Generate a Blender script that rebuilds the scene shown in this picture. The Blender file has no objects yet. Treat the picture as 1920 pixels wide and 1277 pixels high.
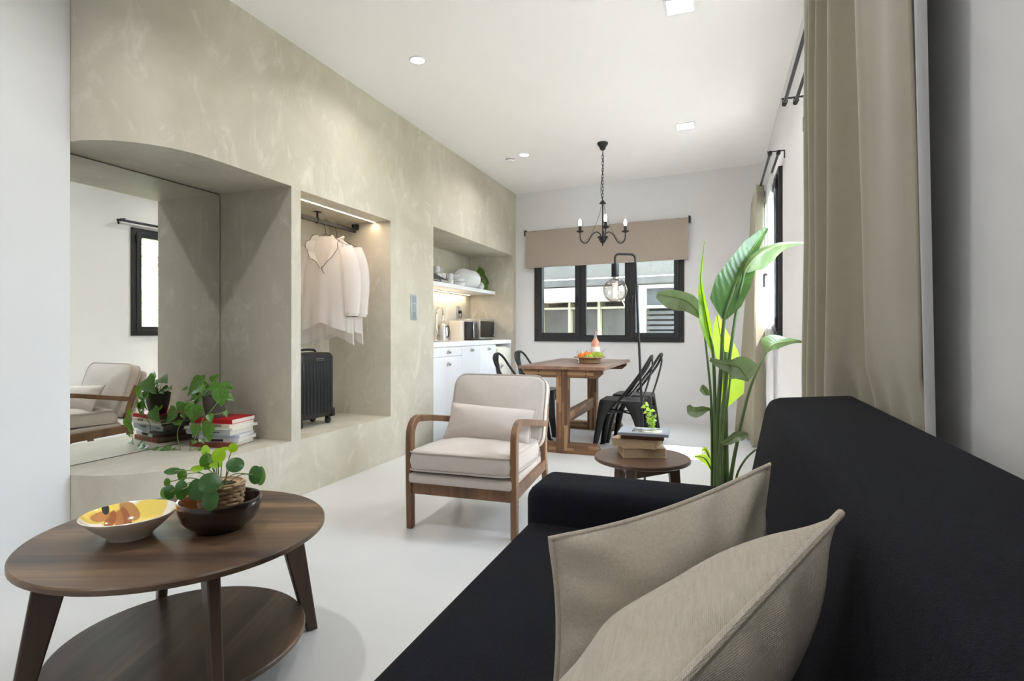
import bpy, bmesh, math, random
from mathutils import Vector, Matrix, noise
random.seed(7)
R = math.radians
scene = bpy.context.scene
COL = scene.collection

# ------------------------------------------------------------------ camera
FPX, HORIZON, YAW, EYE = 1036.8, 621.84, 0.357, 1.05
cam_d = bpy.data.cameras.new('camera')
cam_d.sensor_width = 36.0
cam_d.lens = 36.0 * FPX / 1920.0
cam_d.shift_y = -(638.5 - HORIZON) / 1920.0
cam_d.clip_start = 0.02
cam = bpy.data.objects.new('camera', cam_d)
cam.location = (0, 0, EYE)
cam.rotation_euler = (R(90), 0, YAW)
COL.objects.link(cam)
scene.camera = cam

# ------------------------------------------------------------------ world, sun, exposure
scene.view_settings.view_transform = 'Standard'
scene.view_settings.look = 'None'
scene.view_settings.gamma = 1.0
scene.view_settings.use_curve_mapping = False
scene.view_settings.exposure = EXPOSURE = -0.02
world = bpy.data.worlds.new('sky')
scene.world = world
world.use_nodes = True
wb = world.node_tree.nodes['Background']
wb.inputs['Color'].default_value = (0.74, 0.87, 1.0, 1)
wb.inputs['Strength'].default_value = 26.0
sun_d = bpy.data.lights.new('sun', 'SUN')
sun_d.energy = 215.0
sun_d.angle = R(0.6)
sun_d.color = (1.0, 0.97, 0.93)
sun = bpy.data.objects.new('sun', sun_d)
sun.rotation_euler = Vector((-0.50, 0.03, -1.0)).to_track_quat('-Z', 'Y').to_euler()
COL.objects.link(sun)
scene.cycles.max_bounces = 12
scene.cycles.diffuse_bounces = 7
scene.cycles.glossy_bounces = 5
scene.cycles.transmission_bounces = 8
scene.cycles.transparent_max_bounces = 12
scene.cycles.caustics_reflective = False
scene.cycles.caustics_refractive = False
scene.cycles.sample_clamp_indirect = 80.0
scene.cycles.use_denoising = True

# ------------------------------------------------------------------ materials
def srgb(r, g, b):
    f = lambda c: (c / 255) / 12.92 if c / 255 <= 0.04045 else ((c / 255 + 0.055) / 1.055) ** 2.4
    return (f(r), f(g), f(b), 1.0)

class NT:
    """tiny node helper"""
    def __init__(self, name):
        self.m = bpy.data.materials.new(name)
        self.m.use_nodes = True
        self.t = self.m.node_tree
        self.p = self.t.nodes['Principled BSDF']
    def n(self, kind, **kw):
        nd = self.t.nodes.new(kind)
        for k, v in kw.items():
            if k.startswith('_'):
                setattr(nd, k[1:], v)
            else:
                nd.inputs[k.replace('_', ' ')].default_value = v
        return nd
    def l(self, a, ao, b, bi):
        self.t.links.new(a.outputs[ao], b.inputs[bi])
    def coords(self, scale=(1, 1, 1), kind='Object', rot=(0, 0, 0)):
        tc = self.n('ShaderNodeTexCoord')
        mp = self.n('ShaderNodeMapping')
        mp.inputs['Scale'].default_value = scale
        mp.inputs['Rotation'].default_value = rot
        self.l(tc, kind, mp, 'Vector')
        return mp
    def ramp(self, stops):
        r = self.n('ShaderNodeValToRGB')
        el = r.color_ramp.elements
        while len(el) < len(stops):
            el.new(0.5)
        for e, (p, c) in zip(el, stops):
            e.position = p
            e.color = c
        return r
    def bump(self, src, out, strength, dist=0.01):
        b = self.n('ShaderNodeBump', Strength=strength, Distance=dist)
        self.l(src, out, b, 'Height')
        self.l(b, 'Normal', self.p, 'Normal')
        return b

def plain(name, col, rough=0.5, metal=0.0, spec=None, coat=0.0, var=0.0, vscale=6.0, bump=0.0, bscale=60.0):
    t = NT(name)
    t.p.inputs['Base Color'].default_value = col
    t.p.inputs['Roughness'].default_value = rough
    t.p.inputs['Metallic'].default_value = metal
    if spec is not None:
        t.p.inputs['Specular IOR Level'].default_value = spec
    if coat:
        t.p.inputs['Coat Weight'].default_value = coat
    if var:
        c = t.coords()
        nz = t.n('ShaderNodeTexNoise', Scale=vscale, Detail=4.0, Roughness=0.6)
        t.l(c, 'Vector', nz, 'Vector')
        k = lambda f: (min(1, col[0] * f), min(1, col[1] * f), min(1, col[2] * f), 1)
        r = t.ramp([(0.3, k(1 - var)), (0.7, k(1 + var))])
        t.l(nz, 'Fac', r, 'Fac')
        t.l(r, 'Color', t.p, 'Base Color')
    if bump:
        c = t.coords()
        nb = t.n('ShaderNodeTexNoise', Scale=bscale, Detail=3.0)
        t.l(c, 'Vector', nb, 'Vector')
        t.bump(nb, 'Fac', bump, 0.004)
    return t.m

def plaster(name, dark, mid, light, rough=0.55):
    t = NT(name)
    c = t.coords(kind='Object')
    n1 = t.n('ShaderNodeTexNoise', Scale=1.7, Detail=6.0, Roughness=0.62, Distortion=0.8)
    n2 = t.n('ShaderNodeTexNoise', Scale=5.0, Detail=8.0, Roughness=0.7, Distortion=1.6)
    c2 = t.coords(scale=(1, 1, 0.55), rot=(0.4, 0.3, 0.2))
    t.l(c, 'Vector', n1, 'Vector')
    t.l(c2, 'Vector', n2, 'Vector')
    r1 = t.ramp([(0.33, dark), (0.62, mid)])
    t.l(n1, 'Fac', r1, 'Fac')
    r2 = t.ramp([(0.54, (0, 0, 0, 1)), (0.74, (1, 1, 1, 1))])
    t.l(n2, 'Fac', r2, 'Fac')
    mx = t.n('ShaderNodeMixRGB')
    t.l(r2, 'Color', mx, 'Fac')
    t.l(r1, 'Color', mx, 'Color1')
    mx.inputs['Color2'].default_value = light
    t.l(mx, 'Color', t.p, 'Base Color')
    t.p.inputs['Roughness'].default_value = rough
    t.p.inputs['Specular IOR Level'].default_value = 0.35
    t.bump(n2, 'Fac', 0.06, 0.01)
    return t.m

def wood(name, dark, mid, light, scale=1.0, rough=0.4, axis='X', coat=0.0, lo=0.38, hi=0.72):
    """grain runs along the given local axis"""
    t = NT(name)
    s = {'X': (0.9, 11, 11), 'Y': (11, 0.9, 11), 'Z': (11, 11, 0.9)}[axis]
    c = t.coords(scale=tuple(v * scale for v in s))
    n1 = t.n('ShaderNodeTexNoise', Scale=1.0, Detail=7.0, Roughness=0.62, Distortion=0.7)
    t.l(c, 'Vector', n1, 'Vector')
    c2 = t.coords(scale=tuple((v * 0.28) * scale for v in s))
    n2 = t.n('ShaderNodeTexNoise', Scale=1.0, Detail=3.0, Roughness=0.5)
    t.l(c2, 'Vector', n2, 'Vector')
    ad = t.n('ShaderNodeMath', _operation='MULTIPLY_ADD')
    t.l(n1, 'Fac', ad, 0)
    ad.inputs[1].default_value = 0.55
    mu = t.n('ShaderNodeMath', _operation='MULTIPLY')
    t.l(n2, 'Fac', mu, 0)
    mu.inputs[1].default_value = 0.55
    t.l(mu, 'Value', ad, 2)
    r = t.ramp([(lo, dark), ((lo + hi) / 2, mid), (hi, light)])
    t.l(ad, 'Value', r, 'Fac')
    t.l(r, 'Color', t.p, 'Base Color')
    t.p.inputs['Roughness'].default_value = rough
    if coat:
        t.p.inputs['Coat Weight'].default_value = coat
        t.p.inputs['Coat Roughness'].default_value = 0.25
    t.bump(n1, 'Fac', 0.08, 0.003)
    return t.m

def blockwood(name, cols, axis='Z', size=(0.025, 0.22), rough=0.45):
    """finger-jointed acacia: small staves of differing tone along one local axis"""
    t = NT(name)
    tc = t.n('ShaderNodeTexCoord')
    sp = t.n('ShaderNodeSeparateXYZ')
    t.l(tc, 'Object', sp, 'Vector')
    order = {'X': ('X', 'Y', 'Z'), 'Y': ('Y', 'X', 'Z'), 'Z': ('Z', 'X', 'Y')}[axis]
    def snap(sock, step):
        d = t.n('ShaderNodeMath', _operation='DIVIDE'); d.inputs[1].default_value = step
        t.l(sp, sock, d, 0)
        f = t.n('ShaderNodeMath', _operation='FLOOR'); t.l(d, 'Value', f, 0)
        return f
    a = snap(order[1], size[0]); b = snap(order[2], size[0])
    s1 = t.n('ShaderNodeMath', _operation='MULTIPLY_ADD'); t.l(b, 'Value', s1, 0)
    s1.inputs[1].default_value = 7.31; t.l(a, 'Value', s1, 2)
    wn = t.n('ShaderNodeTexWhiteNoise', _noise_dimensions='1D'); t.l(s1, 'Value', wn, 'W')
    d = t.n('ShaderNodeMath', _operation='DIVIDE'); d.inputs[1].default_value = size[1]; t.l(sp, order[0], d, 0)
    ad = t.n('ShaderNodeMath', _operation='ADD'); t.l(d, 'Value', ad, 0); t.l(wn, 'Value', ad, 1)
    fl = t.n('ShaderNodeMath', _operation='FLOOR'); t.l(ad, 'Value', fl, 0)
    cb = t.n('ShaderNodeCombineXYZ'); t.l(a, 'Value', cb, 'X'); t.l(b, 'Value', cb, 'Y'); t.l(fl, 'Value', cb, 'Z')
    w2 = t.n('ShaderNodeTexWhiteNoise', _noise_dimensions='3D'); t.l(cb, 'Vector', w2, 'Vector')
    st = [(i / max(1, len(cols) - 1), c) for i, c in enumerate(cols)]
    r = t.ramp(st); t.l(w2, 'Value', r, 'Fac')
    s = {'X': (3, 40, 40), 'Y': (40, 3, 40), 'Z': (40, 40, 3)}[axis]
    c = t.coords(scale=s)
    nz = t.n('ShaderNodeTexNoise', Scale=1.0, Detail=5.0, Roughness=0.6); t.l(c, 'Vector', nz, 'Vector')
    mr = t.n('ShaderNodeMapRange'); t.l(nz, 'Fac', mr, 'Value')
    mr.inputs['To Min'].default_value = 0.62; mr.inputs['To Max'].default_value = 1.3
    vm = t.n('ShaderNodeVectorMath', _operation='SCALE'); t.l(r, 'Color', vm, 0); t.l(mr, 'Result', vm, 'Scale')
    t.l(vm, 'Vector', t.p, 'Base Color')
    t.p.inputs['Roughness'].default_value = rough
    return t.m

def fabric(name, col, weave=420.0, strength=0.25, var=0.12, rough=0.9, sheen=0.3, vs=30.0, stripe=None):
    t = NT(name)
    c = t.coords(scale=(1, 1, 1))
    wx = t.n('ShaderNodeTexWave', _bands_direction='X', Scale=weave / 6.28, Distortion=0.6, Detail=1.0)
    wy = t.n('ShaderNodeTexWave', _bands_direction='Y', Scale=weave / 6.28, Distortion=0.6, Detail=1.0)
    wz = t.n('ShaderNodeTexWave', _bands_direction='Z', Scale=weave / 6.28, Distortion=0.6, Detail=1.0)
    for w in (wx, wy, wz):
        t.l(c, 'Vector', w, 'Vector')
    a = t.n('ShaderNodeMath', _operation='ADD'); t.l(wx, 'Fac', a, 0); t.l(wy, 'Fac', a, 1)
    b = t.n('ShaderNodeMath', _operation='ADD'); t.l(a, 'Value', b, 0); t.l(wz, 'Fac', b, 1)
    sc = tuple(stripe) if stripe else (1, 1, 1)
    c2 = t.coords(scale=sc)
    nz = t.n('ShaderNodeTexNoise', Scale=vs, Detail=5.0, Roughness=0.7); t.l(c2, 'Vector', nz, 'Vector')
    k = lambda f: (min(1, col[0] * f), min(1, col[1] * f), min(1, col[2] * f), 1)
    r = t.ramp([(0.3, k(1 - var)), (0.7, k(1 + var))]); t.l(nz, 'Fac', r, 'Fac')
    t.l(r, 'Color', t.p, 'Base Color')
    t.p.inputs['Roughness'].default_value = rough
    t.p.inputs['Specular IOR Level'].default_value = 0.2
    t.p.inputs['Sheen Weight'].default_value = sheen
    t.p.inputs['Sheen Roughness'].default_value = 0.5
    t.bump(b, 'Value', strength, 0.0012)
    return t.m

def cloth_thin(name, col, trans=0.4, clear=0.0, rough=0.9):
    """translucent woven cloth"""
    t = NT(name)
    d = t.n('ShaderNodeBsdfDiffuse', Color=col, Roughness=0.4)
    tr = t.n('ShaderNodeBsdfTranslucent', Color=col)
    m = t.n('ShaderNodeMixShader'); m.inputs[0].default_value = trans
    t.t.links.new(d.outputs[0], m.inputs[1]); t.t.links.new(tr.outputs[0], m.inputs[2])
    out = t.t.nodes['Material Output']
    last = m
    if clear:
        tp = t.n('ShaderNodeBsdfTransparent')
        m2 = t.n('ShaderNodeMixShader'); m2.inputs[0].default_value = clear
        t.t.links.new(m.outputs[0], m2.inputs[1]); t.t.links.new(tp.outputs[0], m2.inputs[2])
        last = m2
    t.t.links.new(last.outputs[0], out.inputs['Surface'])
    return t.m

def leafmat(name, dark, light, trans=0.35, rough=0.35, vein=0.0):
    t = NT(name)
    c = t.coords(scale=(3, 3, 3))
    nz = t.n('ShaderNodeTexNoise', Scale=4.0, Detail=4.0); t.l(c, 'Vector', nz, 'Vector')
    r = t.ramp([(0.35, dark), (0.68, light)]); t.l(nz, 'Fac', r, 'Fac')
    t.l(r, 'Color', t.p, 'Base Color')
    t.p.inputs['Roughness'].default_value = rough
    tr = t.n('ShaderNodeBsdfTranslucent')
    tr.inputs['Color'].default_value = (min(1, light[0] * 1.6), min(1, light[1] * 1.7), light[2] * 0.8, 1)
    m = t.n('ShaderNodeMixShader'); m.inputs[0].default_value = trans
    t.t.links.new(t.p.outputs[0], m.inputs[1]); t.t.links.new(tr.outputs[0], m.inputs[2])
    t.t.links.new(m.outputs[0], t.t.nodes['Material Output'].inputs['Surface'])
    if vein:
        w = t.n('ShaderNodeTexWave', _bands_direction='Y', Scale=vein, Distortion=0.3)
        c3 = t.coords(); t.l(c3, 'Vector', w, 'Vector')
        t.bump(w, 'Fac', 0.10, 0.01)
    return t.m

def glassmat(name, col=(1, 1, 1, 1), rough=0.0, ior=1.45):
    t = NT(name)
    t.p.inputs['Base Color'].default_value = col
    t.p.inputs['Transmission Weight'].default_value = 1.0
    t.p.inputs['Roughness'].default_value = rough
    t.p.inputs['IOR'].default_value = ior
    return t.m

def panemat(name, tint=(1, 1, 1, 1), refl=0.06, rim=None):
    """thin flat pane: straight-through plus a little mirror reflection"""
    t = NT(name)
    tp = t.n('ShaderNodeBsdfTransparent', Color=tint)
    gl = t.n('ShaderNodeBsdfGlossy', Roughness=0.0)
    m = t.n('ShaderNodeMixShader')
    lw = t.n('ShaderNodeLayerWeight', Blend=0.5)
    pw_ = t.n('ShaderNodeMath', _operation='POWER'); t.l(lw, 'Facing', pw_, 0); pw_.inputs[1].default_value = 4.0
    mr = t.n('ShaderNodeMapRange'); t.l(pw_, 'Value', mr, 'Value')
    mr.inputs['To Min'].default_value = refl * 0.6; mr.inputs['To Max'].default_value = 0.75
    t.t.links.new(mr.outputs['Result'], m.inputs[0])
    if rim:                                   # longer path through curved glass near its outline
        r = t.ramp([(0.35, tint), (0.95, rim)]); t.l(lw, 'Facing', r, 'Fac'); t.l(r, 'Color', tp, 'Color')
    t.t.links.new(tp.outputs[0], m.inputs[1]); t.t.links.new(gl.outputs[0], m.inputs[2])
    t.t.links.new(m.outputs[0], t.t.nodes['Material Output'].inputs['Surface'])
    return t.m

def emit(name, col, strength):
    t = NT(name)
    t.p.inputs['Base Color'].default_value = (0, 0, 0, 1)
    t.p.inputs['Emission Color'].default_value = col
    t.p.inputs['Emission Strength'].default_value = strength
    return t.m

M = {}
M['beige'] = plaster('beige_microcement', srgb(192, 185, 167), srgb(207, 200, 184), srgb(224, 217, 204))
M['white_wall'] = plain('white_wall_paint', srgb(228, 228, 229), 0.6, spec=0.3, var=0.015, vscale=1.2, bump=0.03, bscale=120)
M['ceiling'] = plain('white_ceiling_paint', srgb(249, 248, 246), 0.55, spec=0.3, var=0.01, vscale=0.8)
M['floor'] = plain('grey_white_microcement_floor', srgb(214, 215, 215), 0.34, spec=0.4, var=0.025, vscale=1.3, bump=0.02, bscale=9)
M['white_lacquer'] = plain('white_lacquer', srgb(240, 241, 243), 0.35)
M['worktop'] = plain('white_worktop', srgb(244, 244, 246), 0.3)
M['frame'] = plain('anthracite_aluminium', srgb(46, 47, 50), 0.45, spec=0.4)
M['frame_dark'] = plain('dark_gasket', srgb(18, 18, 19), 0.6)
M['pane'] = panemat('window_glass')
M['black_metal'] = plain('black_powder_coat', srgb(30, 30, 31), 0.45, spec=0.4)
M['chair_metal'] = plain('worn_black_steel', srgb(36, 36, 36), 0.34, metal=0.35, var=0.35, vscale=9)
M['chrome'] = plain('polished_chrome', srgb(225, 225, 226), 0.08, metal=1.0)
M['steel'] = plain('brushed_steel', srgb(190, 188, 184), 0.3, metal=0.9)
M['blackglass'] = plain('black_glass', srgb(14, 14, 15), 0.06)
M['blackplastic'] = plain('black_plastic', srgb(24, 24, 25), 0.4)
M['mirror'] = plain('mirror_silver', (0.90, 0.92, 0.89, 1), 0.0, metal=1.0)
M['blind'] = fabric('taupe_blind_cloth', srgb(172, 160, 148), weave=900, strength=0.08, var=0.03, sheen=0.0)

# ------------------------------------------------------------------ mesh helpers
def V(*a):
    return Vector(a)

def catmull(pts, n=6, closed=False):
    pts = [Vector(p) for p in pts]
    out = []
    m = len(pts)
    rng = range(m) if closed else range(m - 1)
    for i in rng:
        p0 = pts[(i - 1) % m] if (closed or i > 0) else pts[0] * 2 - pts[1]
        p1 = pts[i]
        p2 = pts[(i + 1) % m]
        p3 = pts[(i + 2) % m] if (closed or i + 2 < m) else pts[m - 1] * 2 - pts[m - 2]
        for k in range(n):
            t = k / n
            out.append(0.5 * ((2 * p1) + (-p0 + p2) * t + (2 * p0 - 5 * p1 + 4 * p2 - p3) * t * t + (-p0 + 3 * p1 - 3 * p2 + p3) * t ** 3))
    if not closed:
        out.append(pts[-1].copy())
    return out

class MB:
    """collects shapes into one mesh"""
    def __init__(self):
        self.v = []
        self.f = []
    def add(self, verts, faces):
        o = len(self.v)
        self.v += [Vector(p) for p in verts]
        self.f += [tuple(i + o for i in f) for f in faces]
        return self
    def box(self, x0, x1, y0, y1, z0, z1):
        vs = [(x0, y0, z0), (x1, y0, z0), (x1, y1, z0), (x0, y1, z0), (x0, y0, z1), (x1, y0, z1), (x1, y1, z1), (x0, y1, z1)]
        return self.add(vs, [(3, 2, 1, 0), (4, 5, 6, 7), (0, 1, 5, 4), (1, 2, 6, 5), (2, 3, 7, 6), (3, 0, 4, 7)])
    def hexa(self, b, t):
        """bottom quad, top quad, both counter-clockwise"""
        return self.add(list(b) + list(t), [(3, 2, 1, 0), (4, 5, 6, 7), (0, 1, 5, 4), (1, 2, 6, 5), (2, 3, 7, 6), (3, 0, 4, 7)])
    def prism(self, poly, a, b, axis='Z'):
        """polygon of 2-d points extruded along an axis"""
        def p3(p, h):
            return {'Z': (p[0], p[1], h), 'Y': (p[0], h, p[1]), 'X': (h, p[0], p[1])}[axis]
        n = len(poly)
        vs = [p3(p, a) for p in poly] + [p3(p, b) for p in poly]
        fs = [tuple(range(n))[::-1], tuple(range(n, 2 * n))]
        fs += [(i, (i + 1) % n, n + (i + 1) % n, n + i) for i in range(n)]
        return self.add(vs, fs)
    def tube(self, pts, r, n=8, closed=False, caps=True, flat=1.0):
        pts = [Vector(p) for p in pts]
        m = len(pts)
        rs = r if isinstance(r, (list, tuple)) else [r] * m
        tang = []
        for i in range(m):
            a = pts[(i - 1) % m] if (closed or i > 0) else pts[i]
            b = pts[(i + 1) % m] if (closed or i < m - 1) else pts[i]
            d = b - a
            tang.append(d.normalized() if d.length > 1e-9 else V(0, 0, 1))
        up = V(0, 0, 1) if abs(tang[0].z) < 0.9 else V(1, 0, 0)
        nrm = (up - tang[0] * up.dot(tang[0])).normalized()
        vs = []
        for i in range(m):
            nrm = nrm - tang[i] * nrm.dot(tang[i])
            nrm = nrm.normalized() if nrm.length > 1e-9 else V(1, 0, 0)
            bn = tang[i].cross(nrm)
            for k in range(n):
                a = 2 * math.pi * k / n
                vs.append(pts[i] + nrm * (math.cos(a) * rs[i]) + bn * (math.sin(a) * rs[i] * flat))
        fs = []
        for i in range(m if closed else m - 1):
            j = (i + 1) % m
            for k in range(n):
                q = (k + 1) % n
                fs.append((i * n + k, i * n + q, j * n + q, j * n + k))
        if caps and not closed:
            fs.append(tuple(range(n))[::-1])
            fs.append(tuple(range((m - 1) * n, m * n)))
        return self.add(vs, fs)
    def lathe(self, prof, n=24, c=(0, 0, 0), sx=1.0, sy=1.0, rot=0.0):
        """profile of (radius, z) turned about Z at c; radii of 0 close the surface"""
        vs, fs, rings = [], [], []
        for r, z in prof:
            if r <= 1e-6:
                rings.append([len(vs)])
                vs.append((c[0], c[1], c[2] + z))
            else:
                ids = []
                for k in range(n):
                    a = 2 * math.pi * k / n
                    x, y = math.cos(a) * r * sx, math.sin(a) * r * sy
                    ids.append(len(vs))
                    vs.append((c[0] + x * math.cos(rot) - y * math.sin(rot), c[1] + x * math.sin(rot) + y * math.cos(rot), c[2] + z))
                rings.append(ids)
        for a, b in zip(rings, rings[1:]):
            if len(a) == 1 and len(b) == 1:
                continue
            for k in range(n):
                q = (k + 1) % n
                if len(a) == 1:
                    fs.append((a[0], b[q], b[k]))
                elif len(b) == 1:
                    fs.append((a[k], a[q], b[0]))
                else:
                    fs.append((a[k], a[q], b[q], b[k]))
        return self.add(vs, fs)
    def cyl(self, c, r, h, n=16, axis='Z', r2=None):
        r2 = r if r2 is None else r2
        t = MB().lathe([(0, 0), (r, 0), (r2, h), (0, h)], n)
        m = {'Z': Matrix.Identity(3), 'X': Matrix(((0, 0, 1), (1, 0, 0), (0, 1, 0))), 'Y': Matrix(((0, 1, 0), (0, 0, 1), (1, 0, 0)))}[axis]
        return self.add([m @ p + Vector(c) for p in t.v], t.f)
    def ball(self, c, r, n=14, m=9, sz=1.0):
        pr = [(math.sin(math.pi * i / m) * r, -math.cos(math.pi * i / m) * r * sz) for i in range(m + 1)]
        pr[0] = (0, -r * sz); pr[-1] = (0, r * sz)
        return self.lathe(pr, n, c)
    def grid(self, fn, nu, nv, closed_u=False):
        vs = [fn(i / (nu if closed_u else nu - 1), j / (nv - 1)) for j in range(nv) for i in range(nu)]
        fs = []
        for j in range(nv - 1):
            for i in range(nu if closed_u else nu - 1):
                k = (i + 1) % nu
                fs.append((j * nu + i, j * nu + k, (j + 1) * nu + k, (j + 1) * nu + i))
        return self.add(vs, fs)
    def xform(self, mat):
        self.v = [mat @ p for p in self.v]
        return self
    def mesh(self, name, merge=0.0, smooth=35.0, recalc=True):
        me = bpy.data.meshes.new(name)
        me.from_pydata([tuple(p) for p in self.v], [], self.f)
        bm = bmesh.new()
        bm.from_mesh(me)
        if merge:
            bmesh.ops.remove_doubles(bm, verts=bm.verts, dist=merge)
        if recalc:
            bmesh.ops.recalc_face_normals(bm, faces=bm.faces)
        bm.to_mesh(me)
        bm.free()
        if smooth:
            for p in me.polygons:
                p.use_smooth = True
            me.set_sharp_from_angle(angle=R(smooth))
        me.update()
        return me
    def build(self, name, mat, parent=None, bevel=0.0, seg=2, smooth=35.0, merge=0.0, subsurf=0, solid=0.0, recalc=True):
        o = bpy.data.objects.new(name, self.mesh(name, merge, smooth, recalc))
        o.data.materials.append(M[mat] if isinstance(mat, str) else mat)
        COL.objects.link(o)
        if parent:
            o.parent = parent
        if solid:
            s = o.modifiers.new('thickness', 'SOLIDIFY'); s.thickness = solid; s.offset = 0
        if bevel:
            b = o.modifiers.new('bevel', 'BEVEL'); b.width = bevel; b.segments = seg; b.limit_method = 'ANGLE'; b.angle_limit = R(40)
            b.harden_normals = False
        if subsurf:
            s = o.modifiers.new('subsurf', 'SUBSURF'); s.levels = subsurf; s.render_levels = subsurf
        return o

def tag(o, label, cat=None, group=None, kind=None):
    o['label'] = label
    if cat:
        o['category'] = cat
    if group:
        o['group'] = group
    if kind:
        o['kind'] = kind
    return o

def thing(name, label, cat, loc=(0, 0, 0), rotz=0.0, group=None, kind=None):
    o = bpy.data.objects.new(name, None)
    o.empty_display_size = 0.05
    COL.objects.link(o)
    o.location = loc
    o.rotation_euler = (0, 0, rotz)
    return tag(o, label, cat, group, kind)

def children_of(o):
    return [c for c in bpy.data.objects if c.parent == o]

def copy_tree(o, parent=None, loc=None, rotz=None, label=None, group=None):
    kids = children_of(o)
    c = o.copy()
    COL.objects.link(c)
    if parent:
        c.parent = parent
    if loc is not None:
        c.location = loc
    if rotz is not None:
        c.rotation_euler = (0, 0, rotz)
    if label:
        c['label'] = label
    if group:
        c['group'] = group
    for k in kids:
        copy_tree(k, c)
    return c

def frame_matrix(pos, d, up, s=1.0):
    """local +Y along d, +Z near up"""
    y = Vector(d).normalized()
    z = Vector(up) - y * Vector(up).dot(y)
    z = z.normalized() if z.length > 1e-6 else y.orthogonal().normalized()
    x = y.cross(z)
    m = Matrix((x, y, z)).transposed()
    return Matrix.Translation(Vector(pos)) @ m.to_4x4() @ Matrix.Scale(s, 4)

# ------------------------------------------------------------------ the room
CEIL = 2.86
XL, XM_, XR = -2.5, -3.087, 0.456
def yb(x):                                   # back wall, a little out of square
    return 6.685 - 0.108 * (x + 1)
def struct(o, label, cat=None):
    return tag(o, label, cat, kind='structure')

fl = MB().box(-3.4, 0.8, -1.75, 7.2, -0.06, 0.0).build('floor', 'floor')
struct(fl, 'pale grey seamless microcement floor', 'floor')
ce = MB().box(-3.4, 0.8, -1.75, 7.2, CEIL, CEIL + 0.08).build('ceiling', 'ceiling')
struct(ce, 'smooth white painted ceiling', 'ceiling')

# beige microcement wall with its three niches
ARC = [(-2.92 + 0.42 * math.sin(a), 2.16 - 0.42 * math.cos(a)) for a in [R(90) * k / 14 for k in range(15)]]
plan = [(-3.10, 1.74)] + ARC + [(XL, 2.757), (XL, 2.84), (XL, 3.875), (XL, 4.595), (XL, 6.735), (XL, yb(XL) + 0.02)]
A0, A1 = 0.365, 1.96          # alcove ledge and soffit
W0, W1 = 0.36, 1.953          # wardrobe niche
K1 = 2.036                    # kitchen niche
w = MB()
def vert_strip(p, q, z0, z1):
    w.add([(p[0], p[1], z0), (q[0], q[1], z0), (q[0], q[1], z1), (p[0], p[1], z1)], [(0, 1, 2, 3)])
n_arc = len(ARC) + 1
for i in range(len(plan) - 1):
    p, q = plan[i], plan[i + 1]
    if i <= n_arc - 1:
        bands = [(0, A0), (A1, CEIL)]
    elif i == n_arc + 1:
        bands = [(0, W0), (W1, CEIL)]
    elif i == n_arc + 3:
        bands = [(K1, CEIL)]
    else:
        bands = [(0, CEIL)]
    for z0, z1 in bands:
        zs = [z0] + [k for k in sorted({A0, W0, A1, W1, K1}) if z0 < k < z1] + [z1]
        for u, v in zip(zs, zs[1:]):
            vert_strip(p, q, u, v)
alc = plan[:n_arc + 1]
for z in (A0, A1):
    poly = [(x, y, z) for x, y in alc] + [(-3.10, 2.757, z)]
    w.add(poly, [tuple(range(len(poly)))])
vert_strip((XL, 2.757), (-3.10, 2.757), A0, A1)
vert_strip((-3.10, 2.757), (-3.10, 1.74), A0, A1)
for y in (2.84, 3.875):
    vert_strip((XL, y), (-3.11, y), W0, W1)
vert_strip((-3.11, 2.84), (-3.11, 3.875), W0, W1)
for z in (W0, W1):
    w.add([(XL, 2.84, z), (XL, 3.875, z), (-3.11, 3.875, z), (-3.11, 2.84, z)], [(0, 1, 2, 3)])
for y in (4.595, 6.735):
    vert_strip((XL, y), (-3.105, y), 0, K1)
vert_strip((-3.105, 4.595), (-3.105, 6.735), 0, K1)
w.add([(XL, 4.595, K1), (XL, 6.735, K1), (-3.105, 6.735, K1), (-3.105, 4.595, K1)], [(0, 1, 2, 3)])
wl = w.build('wall_left', 'beige', merge=0.0005, smooth=30)
struct(wl, 'beige microcement wall with rounded alcove, wardrobe niche and kitchen niche', 'wall')
wp = MB().box(-3.3, -2.905, -1.75, 1.739, 0, CEIL).build('wall_left_plain', 'white_wall')
struct(wp, 'plain white wall at the near left beside the alcove', 'wall')
def wall_with_holes(name, label, origin, ang, length, height, thick, holes, mat='white_wall'):
    """wall along local x, inner face at y=0, outside at y=thick; holes are (x0,x1,z0,z1)"""
    m = MB()
    xs = sorted({0.0, length} | {h[0] for h in holes} | {h[1] for h in holes})
    zs = sorted({0.0, height} | {h[2] for h in holes} | {h[3] for h in holes})
    def solid(i, k):
        if i < 0 or k < 0 or i >= len(xs) - 1 or k >= len(zs) - 1:
            return None
        cx, cz = (xs[i] + xs[i + 1]) / 2, (zs[k] + zs[k + 1]) / 2
        return not any(h[0] < cx < h[1] and h[2] < cz < h[3] for h in holes)
    for i in range(len(xs) - 1):
        for k in range(len(zs) - 1):
            if solid(i, k):
                a, b, c, d = xs[i], xs[i + 1], zs[k], zs[k + 1]
                m.add([(a, 0, c), (b, 0, c), (b, 0, d), (a, 0, d)], [(0, 1, 2, 3)])
                m.add([(a, thick, c), (b, thick, c), (b, thick, d), (a, thick, d)], [(3, 2, 1, 0)])
                for (di, dk, q) in ((-1, 0, ((a, c), (a, d))), (1, 0, ((b, c), (b, d))), (0, -1, ((a, c), (b, c))), (0, 1, ((a, d), (b, d)))):
                    if solid(i + di, k + dk) is not True:
                        (x0, z0), (x1, z1) = q
                        m.add([(x0, 0, z0), (x1, 0, z1), (x1, thick, z1), (x0, thick, z0)], [(0, 1, 2, 3)])
    o = m.build(name, mat, merge=0.0005, smooth=0)
    o.location = origin
    o.rotation_euler = (0, 0, ang)
    return struct(o, label, 'wall')

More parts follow.
